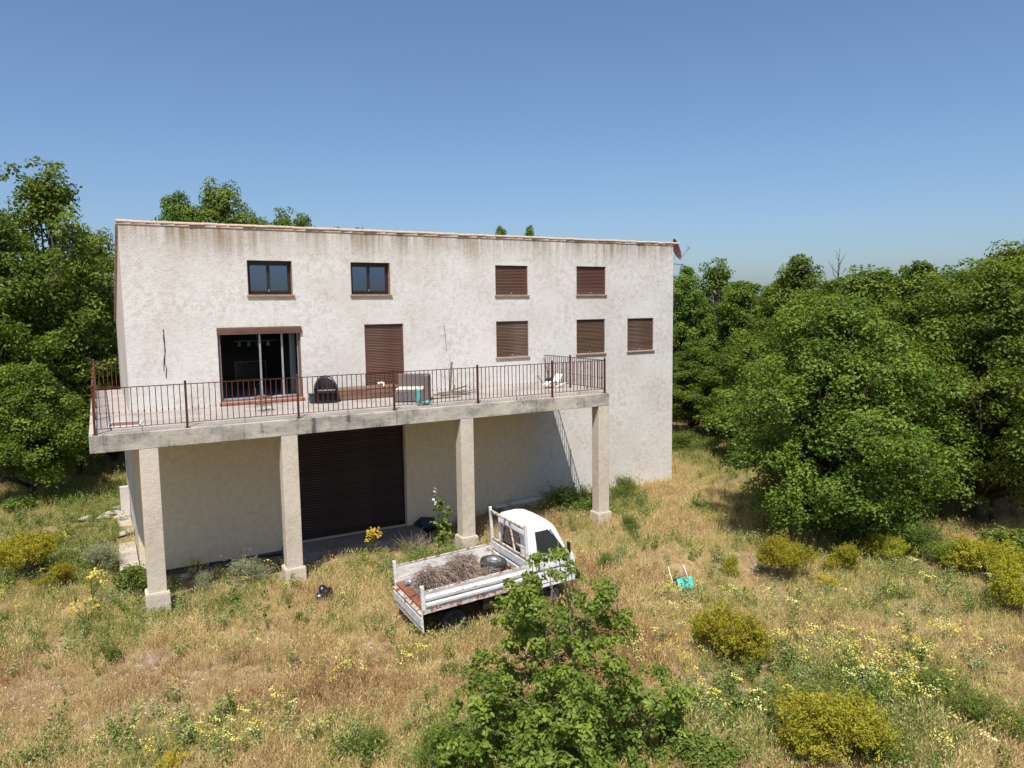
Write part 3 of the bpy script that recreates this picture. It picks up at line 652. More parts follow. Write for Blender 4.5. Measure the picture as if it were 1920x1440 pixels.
for s_ in (-1, 1): MB().box(3.68,3.72,VC+s_*.76-.05,VC+s_*.76+.05,.88,.98).build('indicator', LAMPO, cab)
MB().box(3.738,3.745,VC-.48,VC+.48,.86,1.0).build('grille', DARK, cab)
tb(MB().box(.05,3.5,.45,.55,.42,.62).box(.05,3.5,TW-.55,TW-.45,.42,.62).box(.2,.3,.55,TW-.55,.45,.6).box(1.6,1.7,.55,TW-.55,.45,.6), 'chassis', DARK)
tb(MB().box(1.35,1.95,.08,.42,.38,.66), 'fuel_tank', FRAME, bevel=.03)
def wheel(parent, M, R=.29, Wd=.18, rimmat=STEEL):
    mb = MB(); mb.M = M; w_ = mb.lathe([(R*.62,-Wd/2),(R*.8,-Wd/2-.01),(R*.95,-Wd/2+.01),(R,-Wd/4),(R,Wd/4),(R*.95,Wd/2-.01),(R*.8,Wd/2+.01),(R*.62,Wd/2)], 28).build('tyre', RUBBER, parent, smooth=True)
    mb = MB(); mb.M = M; mb.lathe([(R*.63,-Wd/2),(R*.60,-Wd/2+.03),(R*.52,-Wd/2+.07),(R*.35,-Wd/2+.075),(R*.28,-Wd/2+.04),(.001,-Wd/2+.04)], 28).lathe([(R*.63,Wd/2),(R*.58,Wd/2-.02),(R*.52,-Wd/2+.08),(R*.3,-Wd/2+.085),(.001,-Wd/2+.06)], 28)
    rim = mb.build('rim', rimmat, parent, smooth=True)
    for k in range(5):
        a = 2*math.pi*k/5
        for zz in (-Wd/2+.066, Wd/2-.0): pass
        mb = MB(); mb.M = M @ Matrix.Translation((R*.42*math.cos(a), R*.42*math.sin(a), -Wd/2+.085)); mb.lathe([(.001,.006),(.028,.006),(.028,-.02),(.001,-.02)], 10).build('wheel_hole', DARK, rim)
for u in (.72, 3.0):
    for v in (.27, TW-.27):
        wv = empty('wheel', (u, v, .29-.04)); wv.parent = truck
        wheel(wv, Matrix.Rotation(math.pi/2, 4, 'X') if v < 1 else Matrix.Rotation(-math.pi/2, 4, 'X'), rimmat=RIMD)
def on_bed(u, v, h): return truck.matrix_basis @ Vector((u, v, HF+h))
TM = truck.matrix_basis.copy()
# spare wheel lying on litter in the bed
sw = empty('spare_wheel', on_bed(2.02,.88,.26), (0.10,.03,.4)); tag(sw, 'spare wheel lying flat on the rubbish in the truck bed', 'wheel')
wheel(sw, Matrix.Rotation(math.pi, 4, 'X'), .30, .17)
# leaf litter mound
rows = []; rl = random.Random(4)
for j in range(22):
    r_ = []
    for i in range(34):
        u = .20+2.15*i/33; v = .06+(TW-.12)*j/21
        e = min(1, min(i, 33-i)/5)*min(1, min(j, 21-j)/4)
        h = .005+e*(.07+.07*math.exp(-((u-1.0)/.5)**2-((v-1.1)/.5)**2)+.10*math.exp(-((u-1.6)/.35)**2-((v-1.3)/.4)**2)+.06*math.exp(-((u-2.0)/.4)**2-((v-.8)/.5)**2))+e*rl.uniform(-.012,.012)
        r_.append(TM @ Vector((u, v, HF+h)))
    rows.append(r_)
tag(MB().grid(rows).build('leaf_litter', CHIP, smooth=True), 'dead leaves and litter spread over the truck bed', 'litter', kind='stuff')
def brush(c_, L, n, seed, label, spread):
    r2 = random.Random(seed); mb = MB(); spread *= .7
    for i in range(n):
        az = r2.uniform(0, 2*math.pi); el = r2.uniform(-.05, 1.05); ln = L*r2.uniform(.45, 1)
        s0 = Vector((r2.gauss(0, spread), r2.gauss(0, spread), r2.uniform(.02,.16)))
        d = Vector((math.cos(az)*math.cos(el), math.sin(az)*math.cos(el), math.sin(el)))
        p1 = s0+d*ln*.5+Vector((0,0,.03)); p2 = s0+d*ln+Vector((r2.gauss(0,.05), r2.gauss(0,.05), -ln*.42))
        pts = [s0, p1, p2]
        for q in pts: q.z = max(q.z, .02)
        mb.tube(pts, [.008,.007,.004], 3, cap=False)
        if r2.random() < .7:
            e = p1+Vector((r2.gauss(0,.1), r2.gauss(0,.1), r2.uniform(-.02,.07))); mb.tube([p1, e], [.004,.002], 3, cap=False)
    o = mb.build('brushwood', TWIG); o.matrix_basis = TM @ Matrix.Translation(c_); tag(o, label, 'brushwood', kind='stuff'); return o
brush((.58,.86,HF+.08), .64, 460, 1, 'spiky heap of cut grey brushwood at the tail of the truck bed', .12)
brush((1.26,1.00,HF+.12), .52, 340, 2, 'second looser heap of cut brushwood in the middle of the truck bed', .15)
brush((1.55,1.42,HF+.13), .34, 120, 3, 'brown twigs on the far side of the truck bed', .16)
brush((1.75,.55,HF+.08), .22, 120, 6, 'short twigs in front of the spare wheel', .12)
for i, (u, v, lab) in enumerate(((1.08,.28,'left'),(1.28,.33,'right'))):
    o = link_mesh('rubbish_bag', rockmesh(20+i, .15, .11, .10), BAG); o.location = on_bed(u, v, .17); tag(o, 'crumpled black bag inside the near side of the truck bed, %s one of two' % lab, 'bag')
o = link_mesh('paper_scrap', rockmesh(31, .13, .09, .03, 2), WHITEP); o.location = on_bed(.30,.62,.05); tag(o, 'crumpled white scrap at the tail of the truck bed', 'scrap')
o = link_mesh('plastic_scrap', rockmesh(32, .07, .06, .05, 2), WHITEP); o.location = on_bed(2.22,.42,.13); tag(o, 'small white lump beside the spare wheel', 'scrap')
bo = empty('water_bottle', on_bed(.26,1.42,.075), (math.pi/2,0,-1.2), .75); tag(bo, 'blue and clear plastic bottle lying at the far tail corner of the truck bed', 'bottle')
MB().lathe([(.001,-.0),(.05,.0),(.055,.02),(.055,.17),(.03,.22),(.018,.24),(.018,.27),(.001,.27)], 14).build('body', BLUE, bo, smooth=True)
mb = MB(); mb.lathe([(.057,.06),(.057,.13)], 14).build('label_band', WHITEP, bo)
# ------------------------------------------------------------------ things on the ground
p = ground_at(608, 1130); o = link_mesh('bin_bag', rockmesh(7, .19, .16, .22, 3), BAG); o.location = (p[0], p[1], p[2]+.16); tag(o, 'black rubbish bag lying in the grass left of the truck', 'bag')
q = link_mesh('knot', rockmesh(8, .07, .06, .09), BAG, o); q.location = (.14,.02,.10)
# turquoise seat tipped over with white legs
p = ground_at(1283, 1104); tc = empty('tipped_chair', (p[0], p[1], p[2]), (0,0,YAW*-1+.25)); tag(tc, 'turquoise seat tipped over in the grass with two white legs in the air', 'chair')
def cvec(px, py, z): 
    v = on_z(px, py, z); return tc.matrix_basis.inverted() @ Vector(v)
q4 = [cvec(1268,1085,-3.86), cvec(1298,1080,-3.86), cvec(1303,1103,-4.06), cvec(1275,1107,-4.08)]
rows = [[q4[0].lerp(q4[1], i/6).lerp(q4[3].lerp(q4[2], i/6), j/5)+Vector((0,0,.035*math.sin(math.pi*i/6)*math.sin(math.pi*j/5))) for i in range(7)] for j in range(6)]
MB().grid(rows).build('seat', TEAL, tc, smooth=True, thick=.02)
for a, b_ in ((cvec(1253,1063,-3.62), cvec(1261,1091,-3.95)), (cvec(1281,1059,-3.62), cvec(1290,1082,-3.88))): MB().tube([a, b_], .013, 6).build('leg', WHITEP, tc)
MB().bar(cvec(1261,1090,-3.95), q4[0], .03).bar(q4[0]-Vector((0,0,.02)), q4[1]-Vector((0,0,.02)), .03).build('bracket', DARK, tc)
for a in q4[:2]: MB().tube([a-Vector((0,0,.02)), Vector((a.x, a.y, -.05))], .012, 5).build('support', DARK, tc)
# wall side clutter
p = ground_at(797, 1000); tb_ = empty('storage_tub', (p[0], p[1], p[2]+.05), (.9,.25,.35)); tag(tb_, 'dark blue plastic tub tipped on its side by the garage wall', 'tub')
MB().prism([(-.26,-.2),(.26,-.2),(.30,.24),(-.30,.24)], 'y', -.2,.2).build('tub_body', NAVY, tb_, bevel=.03); tb_.location.z += .2
p = on_z(985, 952, -4.0)
for i, (dx, dy, dz, L, an, m_, lab) in enumerate(((0,0,0,1.9,.05,WHITEP,'uppermost white board stacked at the foot of the wall behind the truck'),(.15,-.16,-.10,1.7,.0,PALE,'grey slab under the white board behind the truck'),(.3,-.32,-.14,1.5,-.12,WOODG,'dark beam below the boards stacked behind the truck'))):
    o = MB().box(-L/2,L/2,-.11,.11,-.045,.045).build('stacked_board', m_, bevel=.01); o.location = (p[0]+dx+.2, -.25+dy, -4.05+dz); o.rotation_euler = (0,.0,an); tag(o, lab, 'board', 'boards stacked behind the truck')
for i, (px, py, s, lab) in enumerate(((362,1072,(.17,.13,.07),'flat stone on top of the small pile behind the left pillar'),(352,1084,(.20,.14,.08),'front stone of the small pile behind the left pillar'),(376,1081,(.12,.10,.07),'right stone of the small pile behind the left pillar'))):
    p = ground_at(px, py); o = link_mesh('stone', rockmesh(40+i, *s), STONE); o.location = (p[0], p[1], p[2]+.05); tag(o, lab, 'stone', 'stones piled under the terrace')
P = [on_y(px, py, -.06) for px, py in ((312,1073),(340,1068),(380,1061),(430,1052),(480,1045),(528,1041))]
tag(MB().tube([(q[0], -.05, q[2]+.02) for q in P], .014, 6).build('black_hose', DARK, smooth=True), 'black hose running along the dark foot of the wall', 'hose')
P = [ground_at(px, py) for px, py in ((312,1100),(345,1082),(400,1060),(440,1050))]
tag(MB().tube([(q[0], q[1], q[2]+.04) for q in P], .012, 6).build('black_hose', DARK, smooth=True), 'black hose curving over the soil past the stone pile', 'hose')
# left side: path, low wall, rubble, pipe
pth = MB().prism([(-.5,-.8),(-.02,-1.2),(-.02,6.6),(-.42,6.4)], 'z', -4.6, -4.15).build('path', PALE, bevel=.02); tag(pth, kind='structure')
tag(MB().box(-.30,-.02,5.9,6.1,-4.6,-3.2).build('low_wall', WALLSIDE, bevel=.01), 'low white rendered wall stub at the left side of the house', 'wall', kind='thing')
tag(MB().tube([(-1.1,2.6,-4.1),(-.5,2.65,-4.05),(-.03,2.7,-3.98)], .035, 8).build('drain_pipe', DARK, smooth=True), 'black pipe sticking out of the left side wall at its foot', 'pipe')
for i, (px, py, s) in enumerate(((222,955,(.32,.2,.08)),(208,965,(.3,.25,.07)),(226,972,(.25,.2,.08)),(195,972,(.2,.2,.06)),(160,975,(.22,.18,.08)),(246,1090,(.2,.16,.1)),(240,1068,(.24,.18,.1)))):
    p = ground_at(px, py); o = link_mesh('rubble_stone', rockmesh(60+i, *s), STONE); o.location = (p[0], p[1], p[2]+.05); tag(o, 'pale rubble stone lying along the left side of the house', 'rubble', 'rubble along the left side of the house', 'thing')
# ------------------------------------------------------------------ foliage
def leaves(C, Nrm, size, rg, aspect=.6, fold=.18, tint=None):
    """one folded diamond leaf (2 triangles) at each centre"""
    n = len(C); Nrm = Nrm/np.linalg.norm(Nrm, axis=1, keepdims=True)
    a = rg.normal(size=(n,3)); t_ = np.cross(Nrm, a); t_ /= np.linalg.norm(t_, axis=1, keepdims=True); s_ = np.cross(Nrm, t_)
    L = size*rg.uniform(.7, 1.3, n)[:,None]; W_ = L*aspect
    V = np.empty((n,4,3)); V[:,0] = C-t_*L*.5; V[:,1] = C+s_*W_*.5+Nrm*L*fold+t_*L*.08; V[:,2] = C+t_*L*.5; V[:,3] = C-s_*W_*.5+Nrm*L*fold+t_*L*.08
    i = np.arange(n)[:,None]*4; F_ = np.concatenate([i+np.array([0,2,1]), i+np.array([0,3,2])], 1).reshape(-1,3)
    tn = rg.uniform(0,1,n) if tint is None else tint
    return V.reshape(-1,3), F_, np.repeat(tn, 4)
def oakleaves(C, Nrm, size, rg, tint=None):
    """lobed leaf outline, 8 triangles"""
    out = np.array([(-.5,0),(-.28,.10),(-.18,.24),(-.02,.17),(.12,.30),(.26,.18),(.42,.17),(.5,0),(.42,-.17),(.26,-.18),(.12,-.30),(-.02,-.17),(-.18,-.24),(-.28,-.10)])
    n = len(C); k = len(out); Nrm = Nrm/np.linalg.norm(Nrm, axis=1, keepdims=True)
    a = rg.normal(size=(n,3)); t_ = np.cross(Nrm, a); t_ /= np.linalg.norm(t_, axis=1, keepdims=True); s_ = np.cross(Nrm, t_)
    L = size*rg.uniform(.7, 1.3, n)
    V = C[:,None]+t_[:,None]*(out[None,:,0]*L[:,None])[...,None]+s_[:,None]*(out[None,:,1]*L[:,None])[...,None]+Nrm[:,None]*(np.abs(out[None,:,1])*.5*L[:,None])[...,None]
    f = []
    tri = [(0,1,13),(1,2,3),(1,3,13),(13,3,11),(13,11,12),(3,4,5),(3,5,11),(11,5,9),(11,9,10),(5,6,9),(9,6,8),(6,7,8)]
    F_ = (np.arange(n)[:,None,None]*k+np.array(tri)[None]).reshape(-1,3)
    tn = rg.uniform(0,1,n) if tint is None else tint
    return V.reshape(-1,3), F_, np.repeat(tn, k)
def sphere(rg, n):
    v = rg.normal(size=(n,3)); return v/np.linalg.norm(v, axis=1, keepdims=True)
def crown_from_lobes(rg, lobes, ncl, nlf, size, clr=.5, up=.55, kind=leaves, spray=True):
    """lobes (k,4): centre, radius -> leafy caps sitting on and inside every lobe"""
    Cs = []; Ns = []; T = []; clumps = []
    for L in lobes:
        k = max(4, int(ncl*(L[3]**2))); d = sphere(rg, k); rr_ = L[3]*rg.uniform(.5, 1.05, k)**.55
        if spray:
            j = rg.integers(0, k, max(1, k//9)); rr_[j] *= rg.uniform(1.12, 1.5, len(j))
        cc = L[:3]+d*rr_[:,None]*np.array([1,1,.85]); clumps.append(cc)
        for c_, dd in zip(cc, d):
            rc = clr*rg.uniform(.5, 1.35); m_ = int(nlf*(rc/clr)**1.7*rg.uniform(.8, 1.2)); q = sphere(rg, m_); q[:,2] = np.where(q[:,2] < -.6, -q[:,2], q[:,2])
            Cs.append(c_+q*(rc*rg.uniform(.25, 1.05, m_)**.6)[:,None]*np.array([1,1,.88])); Ns.append(q*.6+dd*.3+np.array([0,0,up*.75])+rg.normal(size=(m_,3))*.45); T.append(np.clip(rg.uniform(.1,.9)+rg.normal(size=m_)*.2, 0, 1))
    return kind(np.concatenate(Cs), np.concatenate(Ns), size, rg, tint=np.concatenate(T)), np.concatenate(clumps)
def limbs(rg, base, top, lobes, clumps, r0, twigs=60):
    mb = MB(); k = 7; pts = []
    for i in range(k+1):
        f = i/k; pts.append(Vector(base)*(1-f)+Vector(top)*f+Vector((math.sin(f*4+r0*9)*.12*top[2]*.12, math.cos(f*3)*.1*top[2]*.1, 0))*(f > 0))
    mb.tube(pts, [r0*(1-.75*i/k)*(1.25 if i == 0 else 1) for i in range(k+1)], 8)
    H = top[2]-base[2]
    for L in lobes:
        c_ = Vector(L[:3]); f = min(.92, max(.18, (c_.z-base[2])/H*.62)); s0 = pts[int(f*k)]
        mid = s0.lerp(c_, .5)+Vector((rg.normal()*.2, rg.normal()*.2, -.1*(c_-s0).length*.3))
        mb.tube([s0, mid, c_], [r0*.42*(1-f*.6), r0*.26*(1-f*.5), r0*.09], 5)
    for j in rg.choice(len(clumps), min(twigs, len(clumps)), replace=False):
        q = Vector(clumps[j]); L = min(lobes, key=lambda l: (Vector(l[:3])-q).length); mb.tube([Vector(L[:3]), Vector(L[:3]).lerp(q, .6)+Vector((0,0,-.05)), q], [r0*.08, r0*.05, .008], 4, cap=False)
    return mb
def tree_data(seed, H, R, cb, nl, ncl, nlf, leaf, r0, taper=.35, clr=.50, lob=(.22,.42), tip=.85):
    rg = np.random.default_rng(seed); lobes = []
    for i in range(nl):
        f = (i+.5)/nl; z = cb+(H-cb)*(.10+.82*f); prof_ = math.sin(math.pi*min(1, .18+.82*(1-f)**(1-taper*.6)))**.7 if False else (1-max(0, (f-.35)/.65)**1.6*tip)*(.72+.28*min(1, f/.3))
        az = i*2.399+rg.uniform(-.5,.5); rad = R*prof_*rg.uniform(.3,.80); lr = R*rg.uniform(*lob)*(1-.35*f)
        lobes.append((math.cos(az)*rad, math.sin(az)*rad, min(z, H-lr*.85), lr))
    lobes.append((rg.normal()*.2, rg.normal()*.2, H-R*.26, R*.26)); lobes.append((0,0,cb+(H-cb)*.5,R*.36))
    lobes = np.array(lobes); (V, F_, T), cl = crown_from_lobes(rg, lobes, ncl, nlf, leaf, clr)
    cm = fast_mesh('crown', V, F_, T); cm.materials.append(OAK)
    tm_ = limbs(rg, (0,0,-.2), (R*.05,0,H*.84), lobes, cl, r0, 70).mesh('trunk', True); tm_.materials.append(BARK)
    return tm_, cm
def plant_tree(name, data, loc, rz, s, label, group=None, cat='tree', sz=1.0):
    e = empty(name, loc, (0,0,rz)); e.scale = (s, s, s*sz); tag(e, label, cat, group)
    link_mesh('trunk', data[0], None, e); link_mesh('crown', data[1], None, e); return e
# prototypes, all 10 m tall with 3 m crown radius unless said
PROT = [tree_data(101, 10, 3.0, 1.4, 54, 26, 66, .145, .20, clr=.42, lob=(.16,.32)), tree_data(102, 10, 3.2, .9, 56, 24, 66, .145, .22, clr=.44, lob=(.16,.32)), tree_data(103, 10, 2.7, 1.8, 52, 28, 60, .14, .18, clr=.38, lob=(.14,.27), tip=.92), tree_data(104, 10, 3.6, .4, 58, 20, 70, .15, .24, clr=.46, lob=(.16,.32))]
BIG = tree_data(110, 8.6, 4.1, .15, 84, 20, 105, .112, .30, clr=.44, lob=(.12,.29), tip=.80)
BIG2 = tree_data(111, 9.2, 3.9, .6, 74, 21, 105, .115, .20, clr=.46, lob=(.15,.30), tip=.75)
LOW = tree_data(112, 6.2, 2.9, .9, 50, 24, 100, .115, .17, clr=.40, lob=(.15,.30), tip=.75)
def tree_px(px, dist, top, rad, k, label, group=None, sink=0):
    p = at_dist(px, 577, dist); z0 = float(gz(p[0], p[1])); zt = at_dist(px, top, dist)[2]
    H = zt-z0; base = {0:3.0, 1:3.2, 2:2.7, 3:3.6}[k]
    s = rad/base; rt = random.Random(px*7+int(dist*10))
    return plant_tree('oak_tree', PROT[k], (p[0], p[1], z0-.1), rt.uniform(0,6.28), s, label, group, sz=(H+.1)/10/s)
def tree_own(px, base_py, data, H0, top, label, s=1.0, rz=0., group=None):
    p = ground_at(px, base_py); dist = math.hypot(p[0]-CAM[0], p[1]-CAM[1]); zt = at_dist(px, top, dist)[2]
    return plant_tree('oak_tree', data, tuple(p), rz, s, label, group, sz=(zt-p[2])/H0/s)
tree_own(1555, 1000, BIG, 8.6, 552, 'broad round oak nearest the right wall of the house, shading the grass', .97, .6)
tree_own(1842, 985, BIG2, 9.2, 486, 'bushy oak with a bare reddish lower trunk near the right edge', 1.0, 2.2)
tree_own(62, 938, LOW, 6.2, 682, 'low round oak with a dark leaning trunk at the left edge', 1.0, 1.2)
BK = 'oaks massed behind the right of the house'; BL = 'oaks massed at the left behind the railing'; BH = 'oaks whose tops show above the roof'
tree_px(105, 38, 303, 3.7, 2, 'tallest oak at the left, its pointed crown highest in the picture')
tree_px(-25, 36, 365, 3.4, 0, 'tall oak cut by the left edge of the picture')
tree_px(188, 46, 430, 3.0, 1, 'oak whose crown touches the left top corner of the house')
for px, d, top, r in ((150,41,590,3.4),(40,42,520,3.6),(190,38,690,2.6),(120,36,680,2.6),(205,52,560,3.4),(100,56,470,4.5),(-10,50,480,4.5)):
    tree_px(px, d, top, r, (px+int(d)) % 4, 'dense green oak filling the wood left of the house', BL)
tree_px(340, 48, 362, 3.2, 0, 'oak top above the roof, leftmost of the clump')
tree_px(425, 48, 342, 3.9, 1, 'fullest oak top above the left half of the roof')
tree_px(535, 52, 388, 3.0, 2, 'small oak top above the roof right of the full one')
tree_px(575, 56, 405, 2.4, 0, 'thin oak top just right of the small one above the roof')
tree_px(480, 54, 385, 3.2, 3, 'oak top filling the gap between the two crowns above the roof')
for px, d, top, lab in ((640,58,428,'tiny oak tip above the middle of the roof'),(866,58,437,'lowest oak tip barely showing above the roof'),(942,54,425,'left of the two oak tips above the right half of the roof'),(996,54,424,'right of the two oak tips above the right half of the roof'),(682,60,429,'second tiny oak tip above the middle of the roof')):
    tree_px(px, d, top, 1.7, px % 3, lab)
tree_px(1500, 38, 478, 2.9, 0, 'oak with a loose raised top above the right hand wood')
tree_px(1905, 30, 452, 3.2, 1, 'tall oak cut by the right edge of the picture')
tree_px(1345, 46, 484, 2.6, 2, 'oak with a narrow raised tip beside the right wall')
tree_px(1285, 44, 500, 2.4, 0, 'oak directly against the right corner of the house')
tree_px(1815, 34, 486, 3.0, 2, 'oak with a spiky top behind the right edge trees')
tree_px(1715, 33, 492, 3.2, 0, 'oak behind the broad round one with an uneven top')
tree_px(1630, 32, 500, 3.2, 1, 'oak rising directly behind the broad round one')
for px, d, top, r in ((1310,45,560,2.8),(1400,44,528,3.0),(1450,40,535,3.0),(1300,40,640,2.3),(1370,38,650,2.4),(1430,33,620,2.6),(1575,37,520,3.0),(1760,40,512,3.4),(1870,42,508,3.6),(1660,44,515,3.6),(1540,46,525,3.4),(1470,50,522,3.6),(1800,50,520,4.2),(1700,54,522,4.2),(1920,36,520,3.4),(1600,56,528,4.2),(1380,56,528,4.0),(1290,60,540,4.0),(1780,30,640,2.6),(1690,29,660,2.6),(1930,40,500,3.4)):
    tree_px(px, d, top, r, (px+int(d)) % 4, 'dense green oak filling the wood right of the house', BK)
# dead twiggy treetop
p = at_dist(1572, 577, 40); zt = at_dist(1572, 464, 40)[2]; rt = random.Random(9); mb = MB()
z0 = float(gz(p[0], p[1])); Ht = zt-z0; mb.tube([(0,0,0),(.1,0,Ht*.5),(.0,.1,Ht*.85),(.05,.05,Ht)], [.1,.07,.035,.012], 6)
for i in range(16):
    z = Ht*(.62+.36*i/16); a = rt.uniform(0,6.28); L = rt.uniform(.5,1.3)*(1.2-i/20); e1 = Vector((math.cos(a)*L*.5, math.sin(a)*L*.5, z+L*.45)); e2 = e1+Vector((math.cos(a+.4)*L*.3, math.sin(a+.4)*L*.3, L*.5))
    mb.tube([(0,.05,z), e1, e2], [.025,.016,.006], 4)
o = mb.build('dead_tree', TWIG); o.location = (p[0], p[1], z0); tag(o, 'bare dead treetop sticking out above the right hand wood', 'tree')
# thin red-brown trunk in front of the right tree
p = ground_at(1842, 978); o = MB().tube([(0,0,-.2),(.02,0,.8),(-.01,.02,1.7),(.05,.1,2.6)], [.09,.08,.075,.06], 9).build('bare_trunk', BARKR, smooth=True); o.location = (p[0]-.15, p[1]-.35, p[2]); tag(o, 'slim reddish bare trunk standing below the right edge trees', 'tree trunk')
# ------------------------------------------------------------------ foreground sapling
rg = np.random.default_rng(77)
S0 = ground_at(1092, 1452); SD0 = math.hypot(S0[0]-CAM[0], S0[1]-CAM[1])
LB = [(1046,1038,11,0),(1008,1052,10,.1),(1030,1075,13,.1),(1066,1078,20,0),(1000,1088,14,0),(1000,1128,36,-.1),(1096,1122,46,.1),(1143,1110,30,.2),(958,1112,22,-.2),(935,1150,24,0),(1020,1165,60,-.2),(1098,1175,66,.2),(1152,1170,42,.3),(962,1180,46,0),(1045,1235,66,.2),(1110,1245,58,-.2),
      (925,1262,48,.1),(905,1300,44,-.2),(985,1300,66,.3),(1070,1310,72,-.3),(1150,1298,62,.2),(1222,1292,52,.3),(1262,1308,36,.4),(895,1362,54,-.2),(960,1370,76,.2),(1045,1385,84,-.4),(1135,1372,80,.3),(1215,1368,66,.4),(1272,1365,40,.5),(880,1430,60,-.3),(960,1440,80,0),(1060,1450,90,-.4),(1160,1445,86,.2),(1240,1435,64,.4)]
lob = []
for px, py, r, dd in LB:
    q = at_dist(px, py, SD0+dd*1.6+rg.normal()*.12); lob.append((*(q-S0), r*math.hypot(SD0, 5)/FPX*(.82 if py < 1240 else .92)))
lob = np.array(lob)
(V, F_, T), cl = crown_from_lobes(rg, lob, 150, 44, .072, clr=.13, up=.8, kind=oakleaves)
cm = fast_mesh('crown', V, F_, T); cm.materials.append(OAKF)
sap = empty('oak_sapling', tuple(S0)); tag(sap, 'young oak with bright green lobed leaves in the foreground before the truck', 'tree')
link_mesh('crown', cm, None, sap)
tp = Vector(at_dist(1062, 1030, SD0)-S0); mb = limbs(rg, (0,0,-.1), (tp.x, tp.y, tp.z*.9), lob, cl, .034, 200)
for px, py in ((1046,1016),(1068,1040),(1150,1074),(1003,1036),(1030,1060)):
    mb.tube([Vector(at_dist(px+10, py+90, SD0)-S0), Vector(at_dist(px+4, py+40, SD0)-S0), Vector(at_dist(px, py, SD0)-S0)], [.008,.006,.004], 5)
mb.build('trunk', TWIG, sap, smooth=True)
# ------------------------------------------------------------------ shrubs
def shrub_data(seed, n, leaf, mt, fine=.35, per=20, ln=.20):
    """unit shrub, width 1, height about .85: leafy sprigs growing out of an uneven dome"""
    rg = np.random.default_rng(seed); k = 11; d = sphere(rg, k); d[:,2] = np.abs(d[:,2])*.9
    lob_ = np.concatenate([d*np.array([.27,.27,.34])*rg.uniform(.55,1.35,(k,1))+np.array([0,0,.14]), rg.uniform(.09,.22,(k,1))], 1)
    m_ = n//per; w_ = lob_[:,3]**2; L = lob_[rg.choice(k, m_, p=w_/w_.sum())]; dd = sphere(rg, m_); dd[:,2] = np.where(dd[:,2] < -.3, -dd[:,2], dd[:,2])
    b0 = L[:,:3]+dd*(L[:,3]*rg.uniform(.35,.95,m_))[:,None]; b0[:,2] = np.abs(b0[:,2])
    dr = dd*.55+np.array([0,0,.75])+rg.normal(size=(m_,3))*.28; dr /= np.linalg.norm(dr, axis=1, keepdims=True); ll = ln*rg.uniform(.3,1.0,m_)*np.where(rg.uniform(0,1,m_) < .12, 1.7, 1)
    f = rg.uniform(0,1,(m_,per)); C = (b0[:,None]+dr[:,None]*(f*ll[:,None])[...,None]+rg.normal(size=(m_,per,3))*leaf*.45).reshape(-1,3); C[:,2] = np.maximum(C[:,2], .01)
    Nn = np.repeat(dd, per, 0)*.5+np.array([0,0,.3])+rg.normal(size=(m_*per,3))*.7; T = np.clip(np.repeat(rg.uniform(.1,.7,m_), per)+.35*f.ravel()+rg.normal(size=m_*per)*.12-.1, 0, 1)
    V, F_, T_ = leaves(C, Nn, leaf, rg, aspect=fine, tint=T)
    cm = fast_mesh('foliage', V, F_, T_); cm.materials.append(mt); mb = MB()
    for i in range(16):
        q = lob_[i % k]; mb.tube([(rg.normal()*.03, rg.normal()*.03, -.05), Vector(q[:3])*.5+Vector((0,0,.02)), Vector(q[:3])+Vector((rg.normal()*.08, rg.normal()*.08, .05))], [.012,.008,.004], 4)
    sm_ = mb.mesh('stem'); sm_.materials.append(TWIG); return sm_, cm
SB = [shrub_data(1, 15000, .030, BROOM), shrub_data(2, 16000, .028, BROOM), shrub_data(6, 10000, .034, BROOM)]
SG = [shrub_data(3, 8000, .036, GREENS, .25, 16, .32), shrub_data(7, 6000, .06, GREENS, fine=.5, per=10)]; SP = [shrub_data(4, 7000, .028, GREYS, .3, 14, .3)]; SY = [shrub_data(5, 4000, .03, YFLOW)]
def shrub(px, py, wpx, hpx, data, label, cat='shrub', group=None, name='shrub'):
    p = ground_at(px, py); dist = float(np.linalg.norm(p-CAM)); w_ = wpx*dist/FPX; h_ = hpx*dist/FPX
    e = empty(name, tuple(p), (0,0,random.Random(px).uniform(0,6.28))); e.scale = (w_, w_, h_/.85); tag(e, label, cat, group)
    link_mesh('stem', data[0], None, e); link_mesh('foliage', data[1], None, e); return e
shrub(1368, 1232, 150, 128, SB[0], 'yellow green round shrub standing alone right of the turquoise seat')
shrub(1325, 1208, 70, 62, SB[2], 'smaller yellow green tuft leaning on the left of the lone round shrub')
shrub(1548, 1432, 200, 140, SB[1], 'largest yellow green shrub at the bottom right')
shrub(1470, 1085, 112, 88, SB[1], 'yellow green shrub at the foot of the broad oak, leftmost of that row')
shrub(1577, 1078, 76, 58, SB[2], 'small yellow green shrub in the middle of the row under the broad oak')
shrub(1662, 1056, 76, 66, SB[0], 'yellow green shrub right of the small one under the broad oak')
shrub(1850, 1085, 130, 84, SB[0], 'wide yellow green shrub in front of the reddish trunk')
shrub(1908, 1150, 100, 92, SB[2], 'yellow green shrub cut by the right edge of the picture')
shrub(1375, 1085, 40, 44, SB[2], 'small lone yellow green tuft above the lone round shrub')
shrub(1545, 1100, 60, 30, SY[0], 'low yellow flowering cushion below the row of shrubs')
shrub(1660, 1440, 90, 70, SG[0], 'green shrub at the bottom edge right of the largest yellow green one')
shrub(1140, 1072, 54, 40, SG[0], 'bright green feathery tuft right of the truck nose')
shrub(1182, 1000, 44, 36, SG[0], 'green tuft right of the rightmost pillar')
shrub(1172, 935, 74, 44, SG[0], 'green bush at the house foot right of the rightmost pillar')
shrub(1066, 962, 120, 56, SG[0], 'dark green bush in the shade left of the rightmost pillar')
shrub(1740, 1050, 110, 66, SG[0], 'dark green bush in the shade of the right trees')
shrub(1905, 1060, 110, 70, SG[1], 'dark green bush in the shade at the right edge')
